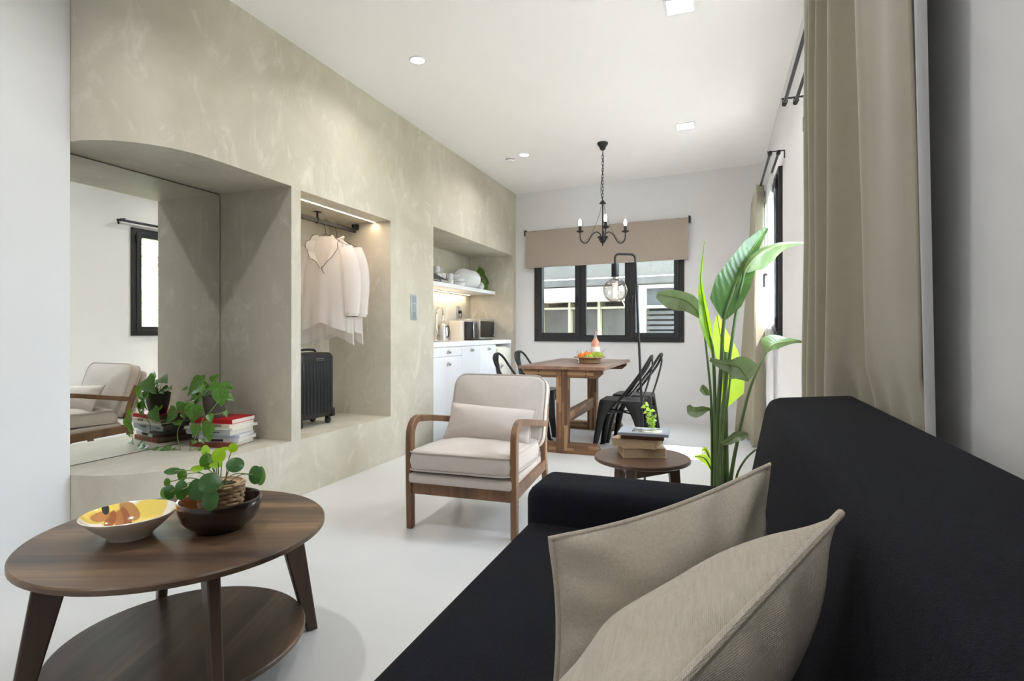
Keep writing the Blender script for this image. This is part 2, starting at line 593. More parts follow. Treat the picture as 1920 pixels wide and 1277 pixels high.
BANG = math.atan(-0.108)
BK = math.cos(BANG)
def bx(x):                                    # room x -> distance along the back wall
    return (x + 3.3) / BK
BO = (-3.3, yb(-3.3), 0)
wbk = wall_with_holes('wall_back', 'white end wall with the wide dark-framed window', BO, BANG, 4.3, CEIL, 0.22,
                      [(bx(-2.226), bx(-0.364), 0.925, 2.22)])
# right wall: local x runs towards -Y so that y points outwards (+X)
def wy(y):
    return 7.1 - y
WRO = (XR, 7.1, 0)
W1Y, W2Y, WZ = (2.00, 3.44), (4.63, 5.98), (1.0, 2.306)
wr = wall_with_holes('wall_right', 'white right-hand wall with two curtained windows', WRO, -math.pi / 2, 8.85, CEIL, 0.24,
                     [(wy(W1Y[1]), wy(W1Y[0]), *WZ), (wy(W2Y[1]), wy(W2Y[0]), *WZ)])

wf = wall_with_holes('wall_front', 'white wall behind the viewpoint', (0.8, -1.6, 0), math.pi, 4.1, CEIL, 0.2, [])

def window(name, label, origin, ang, w, h, z0, cells, proud=0.02, handles=()):
    """aluminium window: outer frame, sashes and panes; cells are (x0,x1,opening)"""
    t = thing(name, label, 'window', (origin[0], origin[1], 0), ang, kind='structure')
    F, S = 0.062, 0.062
    m = MB()
    m.box(0, F, -proud, 0.06, z0, z0 + h)
    m.box(w - F, w, -proud, 0.06, z0, z0 + h)
    m.box(F, w - F, -proud, 0.06, z0, z0 + F)
    m.box(F, w - F, -proud, 0.06, z0 + h - F, z0 + h)
    for (a, b, op), (c, d, op2) in zip(cells, cells[1:]):
        m.box(b, c, -proud * 0.6, 0.058, z0 + F, z0 + h - F)
    m.build('frame', 'frame', t, bevel=0.003)
    for (a, b, op) in cells:
        if op:
            s = MB()
            z1, z2 = z0 + F - 0.012, z0 + h - F + 0.012
            x0, x1 = a - 0.012, b + 0.012
            s.box(x0, x0 + S, -proud - 0.012, 0.045, z1, z2)
            s.box(x1 - S, x1, -proud - 0.012, 0.045, z1, z2)
            s.box(x0 + S, x1 - S, -proud - 0.012, 0.045, z1, z1 + S)
            s.box(x0 + S, x1 - S, -proud - 0.012, 0.045, z2 - S, z2)
            so = s.build('sash', 'frame', t, bevel=0.004)
            p = MB().box(x0 + S - 0.004, x1 - S + 0.004, 0.012, 0.016, z1 + S - 0.004, z2 - S + 0.004).build('pane', 'pane', so, smooth=0)
            g = MB()
            for zz in (z1 + 0.03, z2 - 0.11):
                g.box((x0 - 0.012) if op == 1 else x1 - 0.004, (x0 + 0.004) if op == 1 else x1 + 0.012, -proud - 0.018, -proud - 0.004, zz, zz + 0.08)
            g.build('hinge', 'black_metal', so, bevel=0.003)
            hx = x1 - S / 2 if op == 1 else x0 + S / 2
            hz = z0 + h * 0.42
            k = MB().box(hx - 0.014, hx + 0.014, -proud - 0.02, -proud - 0.01, hz - 0.035, hz + 0.035)
            k.box(hx - 0.009, hx + 0.009, -proud - 0.05, -proud - 0.018, hz - 0.009, hz + 0.009)
            k.box(hx - 0.009, hx + 0.009, -proud - 0.056, -proud - 0.042, hz - 0.11, hz + 0.009)
            k.build('handle', 'black_metal', so, bevel=0.003)
        else:
            MB().box(a - 0.004, b + 0.004, 0.012, 0.016, z0 + F - 0.004, z0 + h - F + 0.004).build('pane', 'pane', t, smooth=0)
            g = MB()
            g.box(a, a + 0.012, -proud * 0.6, 0.02, z0 + F, z0 + h - F).box(b - 0.012, b, -proud * 0.6, 0.02, z0 + F, z0 + h - F)
            g.box(a, b, -proud * 0.6, 0.02, z0 + F, z0 + F + 0.02).box(a, b, -proud * 0.6, 0.02, z0 + h - F - 0.012, z0 + h - F)
            g.build('glazing_bead', 'frame_dark', t)
    return t

ca, sa = math.cos(BANG), math.sin(BANG)
bo = (-2.226, yb(-2.226))
bw = (2.226 - 0.364) / BK
tb = lambda x: (x + 2.226) / BK
window('window_1', 'wide three-part black-framed window under the taupe blind', bo, BANG, bw, 1.295, 0.925,
       [(0.062 + 0.0, tb(-1.62), 1), (tb(-1.545), tb(-1.035), 0), (tb(-0.965), bw - 0.062, 2)])
def side_window(name, label, ys, proud):
    ln = ys[1] - ys[0]
    return window(name, label, (XR, ys[1]), -math.pi / 2, ln, WZ[1] - WZ[0], WZ[0],
                  [(0.062, ln / 2 - 0.012, 1), (ln / 2 + 0.012, ln - 0.062, 2)], proud=proud)
side_window('window_2', 'dark-framed side window half hidden behind the large taupe curtain', W1Y, 0.004)
side_window('window_3', 'dark-framed side window beside the far curtain', W2Y, 0.03)

# light portals in the window openings (sampling aid only)
def portal(loc, rot, sx, sy):
    d = bpy.data.lights.new('window_portal', 'AREA')
    d.shape = 'RECTANGLE'; d.size = sx; d.size_y = sy
    d.cycles.is_portal = True
    o = bpy.data.objects.new('window_portal', d)
    o.location = loc; o.rotation_euler = rot
    COL.objects.link(o)
portal((XR + 0.26, sum(W1Y) / 2, 1.65), (0, R(90), 0), 1.35, 1.7)
portal((XR + 0.26, sum(W2Y) / 2, 1.65), (0, R(90), 0), 1.35, 1.4)
portal((-1.3, yb(-1.3) + 0.25, 1.57), (R(-90), 0, BANG), 1.95, 1.35)

# ------------------------------------------------------------------ plant skeletons, in metres
POTHOS = [[[-2.9, 2.478, 0.763], [-2.979, 2.448, 0.742]], [[-2.848, 2.422, 0.76], [-2.948, 2.385, 0.682]], [[-3.007, 2.448, 0.707], [-3.042, 2.435, 0.703]], [[-2.955, 2.436, 0.692], [-2.987, 2.424, 0.672]], [[-2.847, 2.476, 0.749], [-2.809, 2.49, 0.796]], [[-2.821, 2.443, 0.723], [-2.738, 2.474, 0.726]], [[-2.844, 2.445, 0.745], [-2.888, 2.429, 0.72]], [[-2.852, 2.41, 0.717], [-2.829, 2.419, 0.679]], [[-2.75, 2.448, 0.712], [-2.738, 2.453, 0.61]], [[-2.752, 2.49, 0.668], [-2.704, 2.508, 0.645]], [[-2.855, 2.398, 0.682], [-2.913, 2.377, 0.643]], [[-2.851, 2.389, 0.675], [-2.871, 2.382, 0.622]], [[-2.924, 2.351, 0.638], [-2.951, 2.341, 0.575]], [[-2.878, 2.358, 0.624], [-2.923, 2.341, 0.583]], [[-2.849, 2.369, 0.629], [-2.87, 2.361, 0.517]], [[-2.984, 2.361, 0.584], [-3.055, 2.335, 0.52]], [[-2.975, 2.375, 0.507], [-3.023, 2.357, 0.522]], [[-2.811, 2.351, 0.514], [-2.831, 2.343, 0.444]], [[-2.734, 2.38, 0.524], [-2.786, 2.36, 0.444]], [[-2.754, 2.383, 0.458], [-2.754, 2.383, 0.412]], [[-2.786, 2.36, 0.429], [-2.774, 2.365, 0.403]], [[-2.962, 2.305, 0.373], [-3.007, 2.289, 0.373]], [[-2.937, 2.314, 0.362], [-2.964, 2.305, 0.356]], [[-3.031, 2.279, 0.345], [-3.068, 2.266, 0.321]], [[-2.979, 2.288, 0.351], [-3.018, 2.274, 0.323]], [[-2.758, 2.381, 0.571], [-2.74, 2.388, 0.527]], [[-2.731, 2.466, 0.578], [-2.715, 2.472, 0.547]], [[-3.022, 2.379, 0.579], [-3.047, 2.369, 0.615]], [[-2.919, 2.343, 0.576], [-2.907, 2.347, 0.544]], [[-2.782, 2.362, 0.373], [-2.813, 2.35, 0.348]], [[-2.819, 2.348, 0.408], [-2.843, 2.339, 0.425]], [[-2.888, 2.376, 0.609], [-2.855, 2.388, 0.573]]]
POTHOS_VINES = [[[-2.9, 2.456, 0.665], [-2.872, 2.403, 0.655], [-2.888, 2.376, 0.609], [-2.912, 2.356, 0.553], [-2.967, 2.357, 0.484], [-2.964, 2.347, 0.433], [-2.911, 2.324, 0.366], [-2.917, 2.322, 0.345], [-2.982, 2.298, 0.331]], [[-2.79, 2.465, 0.655], [-2.754, 2.436, 0.634], [-2.772, 2.398, 0.581], [-2.795, 2.368, 0.536], [-2.811, 2.351, 0.473], [-2.831, 2.343, 0.416], [-2.851, 2.336, 0.369], [-2.839, 2.34, 0.358], [-2.811, 2.351, 0.375]], [[-2.777, 2.47, 0.664], [-2.757, 2.489, 0.627], [-2.736, 2.486, 0.584], [-2.731, 2.466, 0.578], [-2.727, 2.425, 0.571], [-2.755, 2.393, 0.569]], [[-2.878, 2.433, 0.669], [-2.899, 2.425, 0.687], [-2.985, 2.446, 0.695]]]
PILEA = [[[-1.536, 1.199, 0.633], 0.0228, 0.0103, 0], [[-1.525, 1.224, 0.615], 0.0132, 0.0183, 1], [[-1.552, 1.193, 0.597], 0.0087, 0.0126, 1], [[-1.514, 1.175, 0.577], 0.0148, 0.0217, 0], [[-1.57, 1.197, 0.563], 0.0103, 0.0171, 1], [[-1.463, 1.173, 0.589], 0.0171, 0.0285, 0], [[-1.417, 1.179, 0.592], 0.024, 0.0308, 0], [[-1.362, 1.178, 0.619], 0.0308, 0.0285, 0], [[-1.358, 1.174, 0.571], 0.021, 0.0308, 0], [[-1.464, 1.258, 0.653], 0.0201, 0.0251, 1], [[-1.39, 1.232, 0.682], 0.0194, 0.0217, 2], [[-1.343, 1.249, 0.656], 0.0251, 0.0217, 0], [[-1.297, 1.277, 0.622], 0.0183, 0.0274, 0], [[-1.301, 1.308, 0.612], 0.0142, 0.0285, 1], [[-1.467, 1.225, 0.64], 0.0183, 0.0096, 2], [[-1.476, 1.264, 0.683], 0.0119, 0.0183, 2], [[-1.39, 1.285, 0.695], 0.0137, 0.0142, 2], [[-1.431, 1.259, 0.646], 0.0183, 0.0091, 2], [[-1.432, 1.291, 0.689], 0.0171, 0.0057, 2]]
PILEA_ROOT = [-1.426, 1.272, 0.614]
STREL = {"blades": [{"sp": [[0.025, 2.624, 1.102], [0.043, 2.631, 1.172], [0.07, 2.651, 1.256], [0.104, 2.686, 1.341], [0.148, 2.723, 1.428], [0.208, 2.767, 1.521]], "l": [0.0072, 0.082, 0.0868, 0.0627, 0.0482, 0.0121], "r": [0.0072, 0.053, 0.0627, 0.053, 0.0241, 0.0072], "t": 0, "bow": 0.35, "toward": 1}, {"sp": [[0.109, 2.645, 1.318], [0.144, 2.658, 1.367], [0.184, 2.684, 1.404], [0.242, 2.726, 1.433], [0.301, 2.781, 1.447], [0.381, 2.864, 1.46]], "l": [0.0096, 0.0193, 0.0169, 0.0121, 0.0096, 0.0024], "r": [0.0145, 0.0579, 0.0675, 0.0579, 0.0193, 0.0024], "t": 3, "bow": 0.5, "toward": 0}, {"sp": [[0.204, 2.744, 0.958], [0.224, 2.752, 0.985], [0.253, 2.784, 0.999], [0.296, 2.832, 1.005], [0.34, 2.891, 1.005], [0.393, 2.954, 0.999]], "l": [0.0048, 0.053, 0.0434, 0.0193, 0.0096, 0.0024], "r": [0.0048, 0.0193, 0.0289, 0.0193, 0.0096, 0.0024], "t": 3, "bow": 0.3, "toward": 0}, {"sp": [[0.117, 2.541, 0.842], [0.105, 2.558, 0.872], [0.085, 2.572, 0.896], [0.051, 2.58, 0.906], [0.007, 2.564, 0.913], [-0.034, 2.57, 0.928]], "l": [0.0072, 0.0627, 0.0675, 0.0386, 0.0217, 0.0072], "r": [0.0072, 0.0627, 0.053, 0.0241, 0.0145, 0.0096], "t": 4, "bow": 0.2, "toward": 1}, {"sp": [[-0.065, 2.644, 1.103], [-0.092, 2.634, 1.146], [-0.125, 2.643, 1.181], [-0.162, 2.64, 1.201], [-0.211, 2.643, 1.212], [-0.267, 2.654, 1.226]], "l": [0.0048, 0.0289, 0.0482, 0.0579, 0.053, 0.0193], "r": [0.0048, 0.0338, 0.0386, 0.0338, 0.0338, 0.0096], "t": 4, "bow": 0.35, "toward": 1}, {"sp": [[-0.022, 2.617, 0.959], [-0.035, 2.613, 1.031], [-0.048, 2.608, 1.102], [-0.064, 2.623, 1.198], [-0.074, 2.641, 1.296], [-0.059, 2.668, 1.463]], "l": [0.0072, 0.0241, 0.0313, 0.0193, 0.0072, 0.0012], "r": [0.0048, 0.0096, 0.0145, 0.0096, 0.0048, 0.0012], "t": 1, "bow": 0.9, "toward": 1}, {"sp": [[0.012, 2.78, 0.691], [0.031, 2.787, 0.779], [0.041, 2.79, 0.854], [0.027, 2.806, 0.954], [0.008, 2.799, 1.042], [-0.004, 2.795, 1.125]], "l": [0.0072, 0.0193, 0.0289, 0.0434, 0.0338, 0.0072], "r": [0.0193, 0.082, 0.0723, 0.0579, 0.0338, 0.0072], "t": 2, "bow": 0.15, "toward": 1}, {"sp": [[-0.035, 2.655, 0.7], [-0.065, 2.644, 0.698], [-0.094, 2.633, 0.69], [-0.113, 2.647, 0.695], [-0.127, 2.653, 0.713]], "l": [0.0048, 0.0193, 0.0289, 0.0241, 0.0096], "r": [0.0048, 0.0145, 0.0193, 0.0145, 0.0072], "t": 4, "bow": 0.5, "toward": 1}, {"sp": [[-0.036, 2.708, 0.759], [-0.052, 2.702, 0.772], [-0.062, 2.699, 0.789], [-0.068, 2.696, 0.804]], "l": [0.0048, 0.0193, 0.0217, 0.0048], "r": [0.0048, 0.0145, 0.0145, 0.0048], "t": 4, "bow": 0.4, "toward": 1}, {"sp": [[0.011, 2.544, 0.568], [0.041, 2.556, 0.581], [0.072, 2.567, 0.6], [0.094, 2.597, 0.598], [0.121, 2.628, 0.599]], "l": [0.0072, 0.0121, 0.0193, 0.0193, 0.0072], "r": [0.0072, 0.0193, 0.0241, 0.0193, 0.0072], "t": 4, "bow": 0.4, "toward": 1}, {"sp": [[-0.032, 2.742, 0.408], [-0.048, 2.736, 0.442], [-0.067, 2.729, 0.462], [-0.105, 2.736, 0.463]], "l": [0.0048, 0.0145, 0.0193, 0.0072], "r": [0.0048, 0.0193, 0.0169, 0.0048], "t": 2, "bow": 0.3, "toward": 1}, {"sp": [[-0.037, 2.761, 0.448], [-0.046, 2.758, 0.478], [-0.058, 2.753, 0.495], [-0.072, 2.748, 0.493]], "l": [0.0024, 0.0096, 0.0121, 0.0048], "r": [0.0024, 0.0096, 0.0121, 0.0048], "t": 2, "bow": 0.3, "toward": 1}, {"sp": [[0.159, 2.621, 0.54], [0.176, 2.627, 0.55], [0.195, 2.656, 0.55], [0.229, 2.7, 0.553]], "l": [0.0048, 0.0145, 0.0169, 0.0048], "r": [0.0048, 0.0145, 0.0169, 0.0048], "t": 4, "bow": 0.3, "toward": 1}], "stems": [[[[-0.002, 2.668, 0.235], [-0.004, 2.667, 0.428], [-0.004, 2.645, 0.624], [0.012, 2.63, 0.888], [0.025, 2.624, 1.102], [0.069, 2.646, 1.256]], 0.017, 0.008], [[[0.012, 2.673, 0.235], [0.007, 2.628, 0.485], [0.021, 2.623, 0.724], [0.056, 2.625, 1.007], [0.084, 2.636, 1.196], [0.109, 2.645, 1.318]], 0.012, 0.007], [[[0.048, 2.686, 0.235], [0.052, 2.666, 0.385], [0.084, 2.678, 0.576], [0.138, 2.72, 0.801], [0.204, 2.744, 0.958]], 0.014, 0.005], [[[-0.024, 2.68, 0.228], [-0.022, 2.681, 0.423], [-0.029, 2.658, 0.717], [-0.042, 2.652, 0.886], [-0.065, 2.644, 1.103]], 0.01, 0.005], [[[-0.015, 2.663, 0.235], [-0.013, 2.663, 0.476], [-0.015, 2.641, 0.767], [-0.022, 2.617, 0.959], [-0.035, 2.613, 1.031]], 0.014, 0.006], [[[0.031, 2.733, 0.218], [0.031, 2.744, 0.413], [0.027, 2.785, 0.603], [0.012, 2.78, 0.691]], 0.02, 0.008], [[[0.025, 2.624, 0.251], [0.012, 2.587, 0.517], [0.033, 2.574, 0.707], [0.046, 2.579, 0.823], [0.051, 2.58, 0.906]], 0.008, 0.004], [[[0.035, 2.681, 0.235], [0.033, 2.702, 0.374], [0.031, 2.722, 0.565], [0.031, 2.744, 0.857], [0.035, 2.745, 0.956]], 0.022, 0.01], [[[-0.002, 2.614, 0.251], [-0.004, 2.56, 0.406], [0.007, 2.543, 0.538], [0.011, 2.544, 0.568]], 0.007, 0.004], [[[0.065, 2.639, 0.251], [0.073, 2.61, 0.405], [0.105, 2.601, 0.487], [0.142, 2.614, 0.529], [0.159, 2.621, 0.54]], 0.007, 0.004], [[[-0.016, 2.726, 0.215], [-0.023, 2.745, 0.358], [-0.032, 2.742, 0.408]], 0.004, 0.003], [[[-0.029, 2.679, 0.228], [-0.029, 2.658, 0.572], [-0.035, 2.655, 0.7]], 0.006, 0.003]]}

# ------------------------------------------------------------------ more materials
M['walnut'] = wood('dark_walnut_veneer', srgb(60, 47, 39), srgb(100, 78, 60), srgb(150, 120, 86), scale=0.75, rough=0.36, axis='X', lo=0.43, hi=0.66)
M['walnut_y'] = wood('dark_walnut_shelf', srgb(54, 42, 35), srgb(86, 68, 54), srgb(122, 98, 74), scale=0.9, rough=0.33, axis='Y', lo=0.43, hi=0.66)
M['walnut_leg'] = wood('dark_walnut_leg', srgb(52, 37, 28), srgb(74, 54, 40), srgb(96, 72, 52), scale=1.0, rough=0.45, axis='Z')
M['oak'] = wood('brown_bentwood', srgb(84, 56, 35), srgb(112, 79, 52), srgb(140, 104, 72), scale=1.6, rough=0.42, axis='Z')
ACA = [srgb(88, 60, 44), srgb(114, 80, 56), srgb(134, 98, 68), srgb(102, 70, 50), srgb(178, 140, 98), srgb(122, 86, 60), srgb(94, 64, 46)]
M['acacia_x'] = blockwood('acacia_staves_x', ACA, 'X')
M['acacia_y'] = blockwood('acacia_staves_y', ACA, 'Y', (0.03, 0.25))
M['acacia_z'] = blockwood('acacia_staves_z', ACA, 'Z')
M['acacia_top'] = wood('acacia_plank', srgb(96, 60, 44), srgb(128, 86, 64), srgb(156, 112, 86), scale=1.2, rough=0.35, axis='Y')
M['chairfab'] = fabric('oatmeal_linen', srgb(198, 188, 180), weave=1500, strength=0.1, var=0.03, sheen=0.2)
M['piping'] = fabric('oatmeal_piping', srgb(186, 175, 166), weave=1500, strength=0.1, var=0.03)
M['sofa'] = plain('charcoal_black_weave', srgb(27, 28, 34), 0.95, spec=0.15, var=0.35, vscale=260.0, bump=0.5, bscale=520.0)
M['cushion'] = fabric('sand_linen', srgb(188, 179, 164), weave=1300, strength=0.35, var=0.13, sheen=0.15, vs=22.0, stripe=(14, 1, 14))
M['curtain'] = fabric('taupe_curtain_cloth', srgb(156, 149, 131), weave=2000, strength=0.05, var=0.03, sheen=0.25, rough=0.65)
M['sheer'] = cloth_thin('white_sheer', (0.86, 0.86, 0.87, 1), 0.45, 0.12)
M['blouse'] = cloth_thin('sheer_cream_cloth', srgb(248, 243, 240), 0.45, 0.16)
M['trim'] = plain('black_stitched_trim', srgb(26, 25, 26), 0.8)
M['suitcase'] = plain('matt_black_polycarbonate', srgb(26, 27, 29), 0.38, spec=0.5)
M['rubber'] = plain('black_rubber', srgb(16, 16, 16), 0.6)
M['ceramic'] = plain('white_glazed_ceramic', srgb(240, 236, 228), 0.18, coat=0.4)
M['porcelain'] = plain('white_porcelain', srgb(232, 231, 230), 0.2)
M['page'] = plain('book_pages', srgb(226, 218, 204), 0.9, var=0.06, vscale=90)
M['page_kraft'] = plain('aged_book_pages', srgb(196, 172, 142), 0.9, var=0.08, vscale=60)
M['soil'] = plain('dark_soil', srgb(46, 36, 28), 0.95, var=0.4, vscale=60, bump=0.5, bscale=90)
M['potgrey'] = plain('grey_brown_clay', srgb(86, 78, 70), 0.6, var=0.05)
M['wicker'] = plain('seagrass_weave', srgb(172, 142, 108), 0.75, var=0.3, vscale=40)
M['cream'] = plain('cream_enamel', srgb(238, 234, 218), 0.3)
M['warm_led'] = emit('warm_led_strip', (1.0, 0.80, 0.56, 1), 9.0)
M['leaf_pothos'] = leafmat('pothos_leaf', srgb(48, 92, 34), srgb(112, 158, 62), 0.25)
M['leaf_pilea'] = leafmat('pilea_leaf', srgb(40, 78, 40), srgb(66, 112, 48), 0.2, rough=0.3)
M['leaf_pilea_b'] = leafmat('pilea_back_leaf', srgb(50, 92, 26), srgb(84, 130, 36), 0.35)
M['leaf_pilea_y'] = leafmat('pilea_young_leaf', srgb(118, 164, 24), srgb(158, 200, 40), 0.45)
M['stem'] = plain('green_stem', srgb(120, 140, 66), 0.5)
M['stem_dark'] = plain('dark_green_stalk', srgb(92, 116, 68), 0.45, var=0.25, vscale=8)
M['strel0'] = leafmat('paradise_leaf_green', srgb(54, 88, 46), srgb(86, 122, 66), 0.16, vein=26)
M['strel1'] = leafmat('paradise_leaf_sunlit', srgb(96, 140, 20), srgb(140, 184, 36), 0.5, vein=26)  # sun behind the leaf is put into this brighter green
M['strel2'] = leafmat('paradise_leaf_backlit', srgb(140, 172, 60), srgb(176, 204, 96), 0.5, vein=26)  # backlight put into the lighter yellow-green
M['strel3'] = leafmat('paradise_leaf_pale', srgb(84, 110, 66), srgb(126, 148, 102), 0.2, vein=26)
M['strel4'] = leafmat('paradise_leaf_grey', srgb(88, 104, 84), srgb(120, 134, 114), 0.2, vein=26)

# ------------------------------------------------------------------ shared shapes
def rr_loop(a, b, rc, n=5, side=6):
    """rounded rectangle with half sizes a, b; counter-clockwise"""
    rc = max(0.0005, min(rc, a - 1e-4, b - 1e-4))
    pts = []
    for (cx, cy, a0) in ((a - rc, b - rc, 0), (-(a - rc), b - rc, 90), (-(a - rc), -(b - rc), 180), (a - rc, -(b - rc), 270)):
        for k in range(n + 1):
            t = R(a0 + 90 * k / n)
            pts.append((cx + rc * math.cos(t), cy + rc * math.sin(t)))
    out = []
    for i, p in enumerate(pts):
        q = pts[(i + 1) % len(pts)]
        out.append(p)
        if (i + 1) % (n + 1) == 0:
            for k in range(1, side):
                out.append((p[0] + (q[0] - p[0]) * k / side, p[1] + (q[1] - p[1]) * k / side))
    return out

def pillow_box(w, d, h, rc=0.04, r=0.02, puff=0.02, bulge=0.0, seed=0, wob=0.0):
    """upholstered slab centred at origin, thickness along z"""
    m = MB()
    base = rr_loop(w / 2, d / 2, rc)
    n = len(base)
    rings = []
    def ring(s, inset, z):
        lp = rr_loop(w / 2 - inset, d / 2 - inset, max(rc - inset, 0.002))
        pts = []
        for x, y in lp:
            x2, y2 = x * s, y * s
            zz = z
            if wob:
                zz += wob * noise.noise(Vector((x2 * 7 + seed, y2 * 7, z * 5))) * (1 if s < 1 else 0.4)
            pts.append((x2, y2, zz))
        return pts
    prof = []
    for s in (0.06, 0.25, 0.45, 0.65, 0.82, 0.94):
        prof.append((s, r, h / 2 + puff * (1 - s ** 2.2)))
    for k in range(0, 5):
        a = R(90 - 90 * k / 4)
        prof.append((1.0, r - r * math.cos(a), h / 2 - r + r * math.sin(a)))
    if bulge:
        prof.append((1.0, -bulge, 0))
    for k in range(0, 5):
        a = R(-90 * k / 4)
        prof.append((1.0, r - r * math.cos(a), -(h / 2 - r) + r * math.sin(a)))
    for s in (0.94, 0.82, 0.65, 0.45, 0.25, 0.06):
        prof.append((s, r, -h / 2 - puff * 0.6 * (1 - s ** 2.2)))
    vs = []
    for s, i, z in prof:
        vs += ring(s, i, z)
    fs = []
    for j in range(len(prof) - 1):
        for i in range(n):
            k = (i + 1) % n
            fs.append((j * n + i, j * n + k, (j + 1) * n + k, (j + 1) * n + i))
    fs.append(tuple(range(n)))
    fs.append(tuple(range((len(prof) - 1) * n, len(prof) * n))[::-1])
    return m.add(vs, fs)

def piping_loop(w, d, rc, z, r=0.004):
    return MB().tube([(x, y, z) for x, y in rr_loop(w / 2, d / 2, rc)], r, 6, closed=True)

def knife_pillow(w, h, t, n=22, seed=0, pinch=0.07, wr=0.006):
    """scatter cushion in the local x (width) / y (height) plane, thickness z; also returns its seam line"""
    def pos(u, v, s):
        x = u * w / 2 * (1 - pinch * (1 - v * v))
        y = v * h / 2 * (1 - pinch * (1 - u * u))
        k = max(0.0, (1 - u * u)) ** 0.55 * max(0.0, (1 - v * v)) ** 0.55
        z = s * t / 2 * k
        z += s * wr * noise.noise(Vector((u * 2.6 + seed, v * 2.6, s))) * min(1, 2.5 * k)
        r = math.sqrt(u * u + v * v)
        z += s * wr * 0.6 * math.sin(math.atan2(v, u) * 14 + seed) * max(0, min(1, (r - 0.55) * 2)) * min(1, 3 * k)
        return (x, y, z)
    m = MB()
    for s in (1, -1):
        m.grid(lambda a, b, s=s: pos(math.sin((a * 2 - 1) * math.pi / 2), math.sin((b * 2 - 1) * math.pi / 2), s), n, n)
    edge = []
    q = 16
    for k in range(q): edge.append(pos(-1 + 2 * k / q, -1, 0))
    for k in range(q): edge.append(pos(1, -1 + 2 * k / q, 0))
    for k in range(q): edge.append(pos(1 - 2 * k / q, 1, 0))
    for k in range(q): edge.append(pos(-1, 1 - 2 * k / q, 0))
    return m, edge

def basis(ux, down, centre):
    """matrix with local x = ux, local -y = down (made square), z = the rest"""
    x = Vector(ux).normalized()
    y = -Vector(down)
    y = (y - x * y.dot(x)).normalized()
    z = x.cross(y)
    return Matrix.Translation(Vector(centre)) @ Matrix((x, y, z)).transposed().to_4x4()

def book(name, label, loc, rot, w, d, h, cover, page='page', group=None, soft=False, cover_label=None):
    """closed book: x along the spine, spine on the -y side"""
    t = thing(name, label, 'book', loc, rot, group)
    k = 0.0025
    c = MB()
    c.box(-w / 2, w / 2, -d / 2, d / 2, 0, k).box(-w / 2, w / 2, -d / 2, d / 2, h - k, h)
    c.box(-w / 2, w / 2, -d / 2, -d / 2 + k * 1.4, k, h - k)
    c.build('cover', cover, t, bevel=0.0012)
    e = 0.0 if soft else 0.004
    MB().box(-w / 2 + e, w / 2 - e, -d / 2 + k * 1.4, d / 2 - e, k, h - k).build('pages', page, t)
    return t

def text_mesh(body, size, mat, parent, matrix, name='lettering', depth=0.0004):
    cu = bpy.data.curves.new(name, 'FONT')
    cu.body = body
    cu.size = size
    cu.extrude = depth
    cu.align_x = 'CENTER'
    cu.align_y = 'CENTER'
    ob = bpy.data.objects.new(name, cu)
    COL.objects.link(ob)
    dg = bpy.context.evaluated_depsgraph_get()
    me = bpy.data.meshes.new_from_object(ob.evaluated_get(dg))
    bpy.data.objects.remove(ob)
    me.name = name
    me.materials.clear()
    me.materials.append(M[mat] if isinstance(mat, str) else mat)
    o = bpy.data.objects.new(name, me)
    COL.objects.link(o)
    o.parent = parent
    o.matrix_local = matrix
    return o

def leaf_mesh(name, prof, fold=0.25, droop=0.25, n=9, cols=5, wave=0.0):
    """leaf blade of length 1 along +y; prof(t) gives the half width"""
    def fn(a, b):
        u = a * 2 - 1
        hw = prof(b)
        x = u * hw
        z = abs(u) * hw * fold - droop * b * b + wave * math.sin(b * 9 + u * 2) * abs(u)
        return (x, b, z)
    return MB().grid(fn, cols, n).mesh(name, merge=0.0, smooth=60)

def heart(t):
    t = min(1, max(0, t))
    return 0.46 * (math.sin(math.pi * min(1, (t * 0.92 + 0.08)) ** 0.62) ** 0.9) * (1 - 0.25 * t) if t < 0.999 else 0.004

# ------------------------------------------------------------------ round coffee table and what stands on it
CT = (-1.53, 1.235)
t = thing('coffee_table', 'round two-tier dark walnut coffee table on four splayed legs', 'table', (CT[0], CT[1], 0))
m = MB().lathe([(0, 0.430), (0.400, 0.430), (0.406, 0.434), (0.406, 0.446), (0.402, 0.450), (0, 0.450)], 72)
o = m.build('tabletop', 'walnut', t, smooth=30)
o.rotation_euler = (0, 0, R(22))
m = MB().lathe([(0, 0.096), (0.342, 0.096), (0.346, 0.100), (0.346, 0.110), (0.343, 0.114), (0, 0.114)], 72)
o = m.build('shelf', 'walnut_y', t, smooth=30)
o.rotation_euler = (0, 0, R(20))
for k in range(4):
    a = R(62 + 90 * k)
    rad, tan = V(math.cos(a), math.sin(a), 0), V(-math.sin(a), math.cos(a), 0)
    m = MB()
    def ring(r0, r1, z, hw):
        return [rad * r0 - tan * hw + V(0, 0, z), rad * r1 - tan * hw + V(0, 0, z), rad * r1 + tan * hw + V(0, 0, z), rad * r0 + tan * hw + V(0, 0, z)]
    m.hexa(ring(0.375, 0.412, 0.0, 0.014), ring(0.262, 0.345, 0.432, 0.0165))
    m.build('leg', 'walnut_leg', t, bevel=0.005)

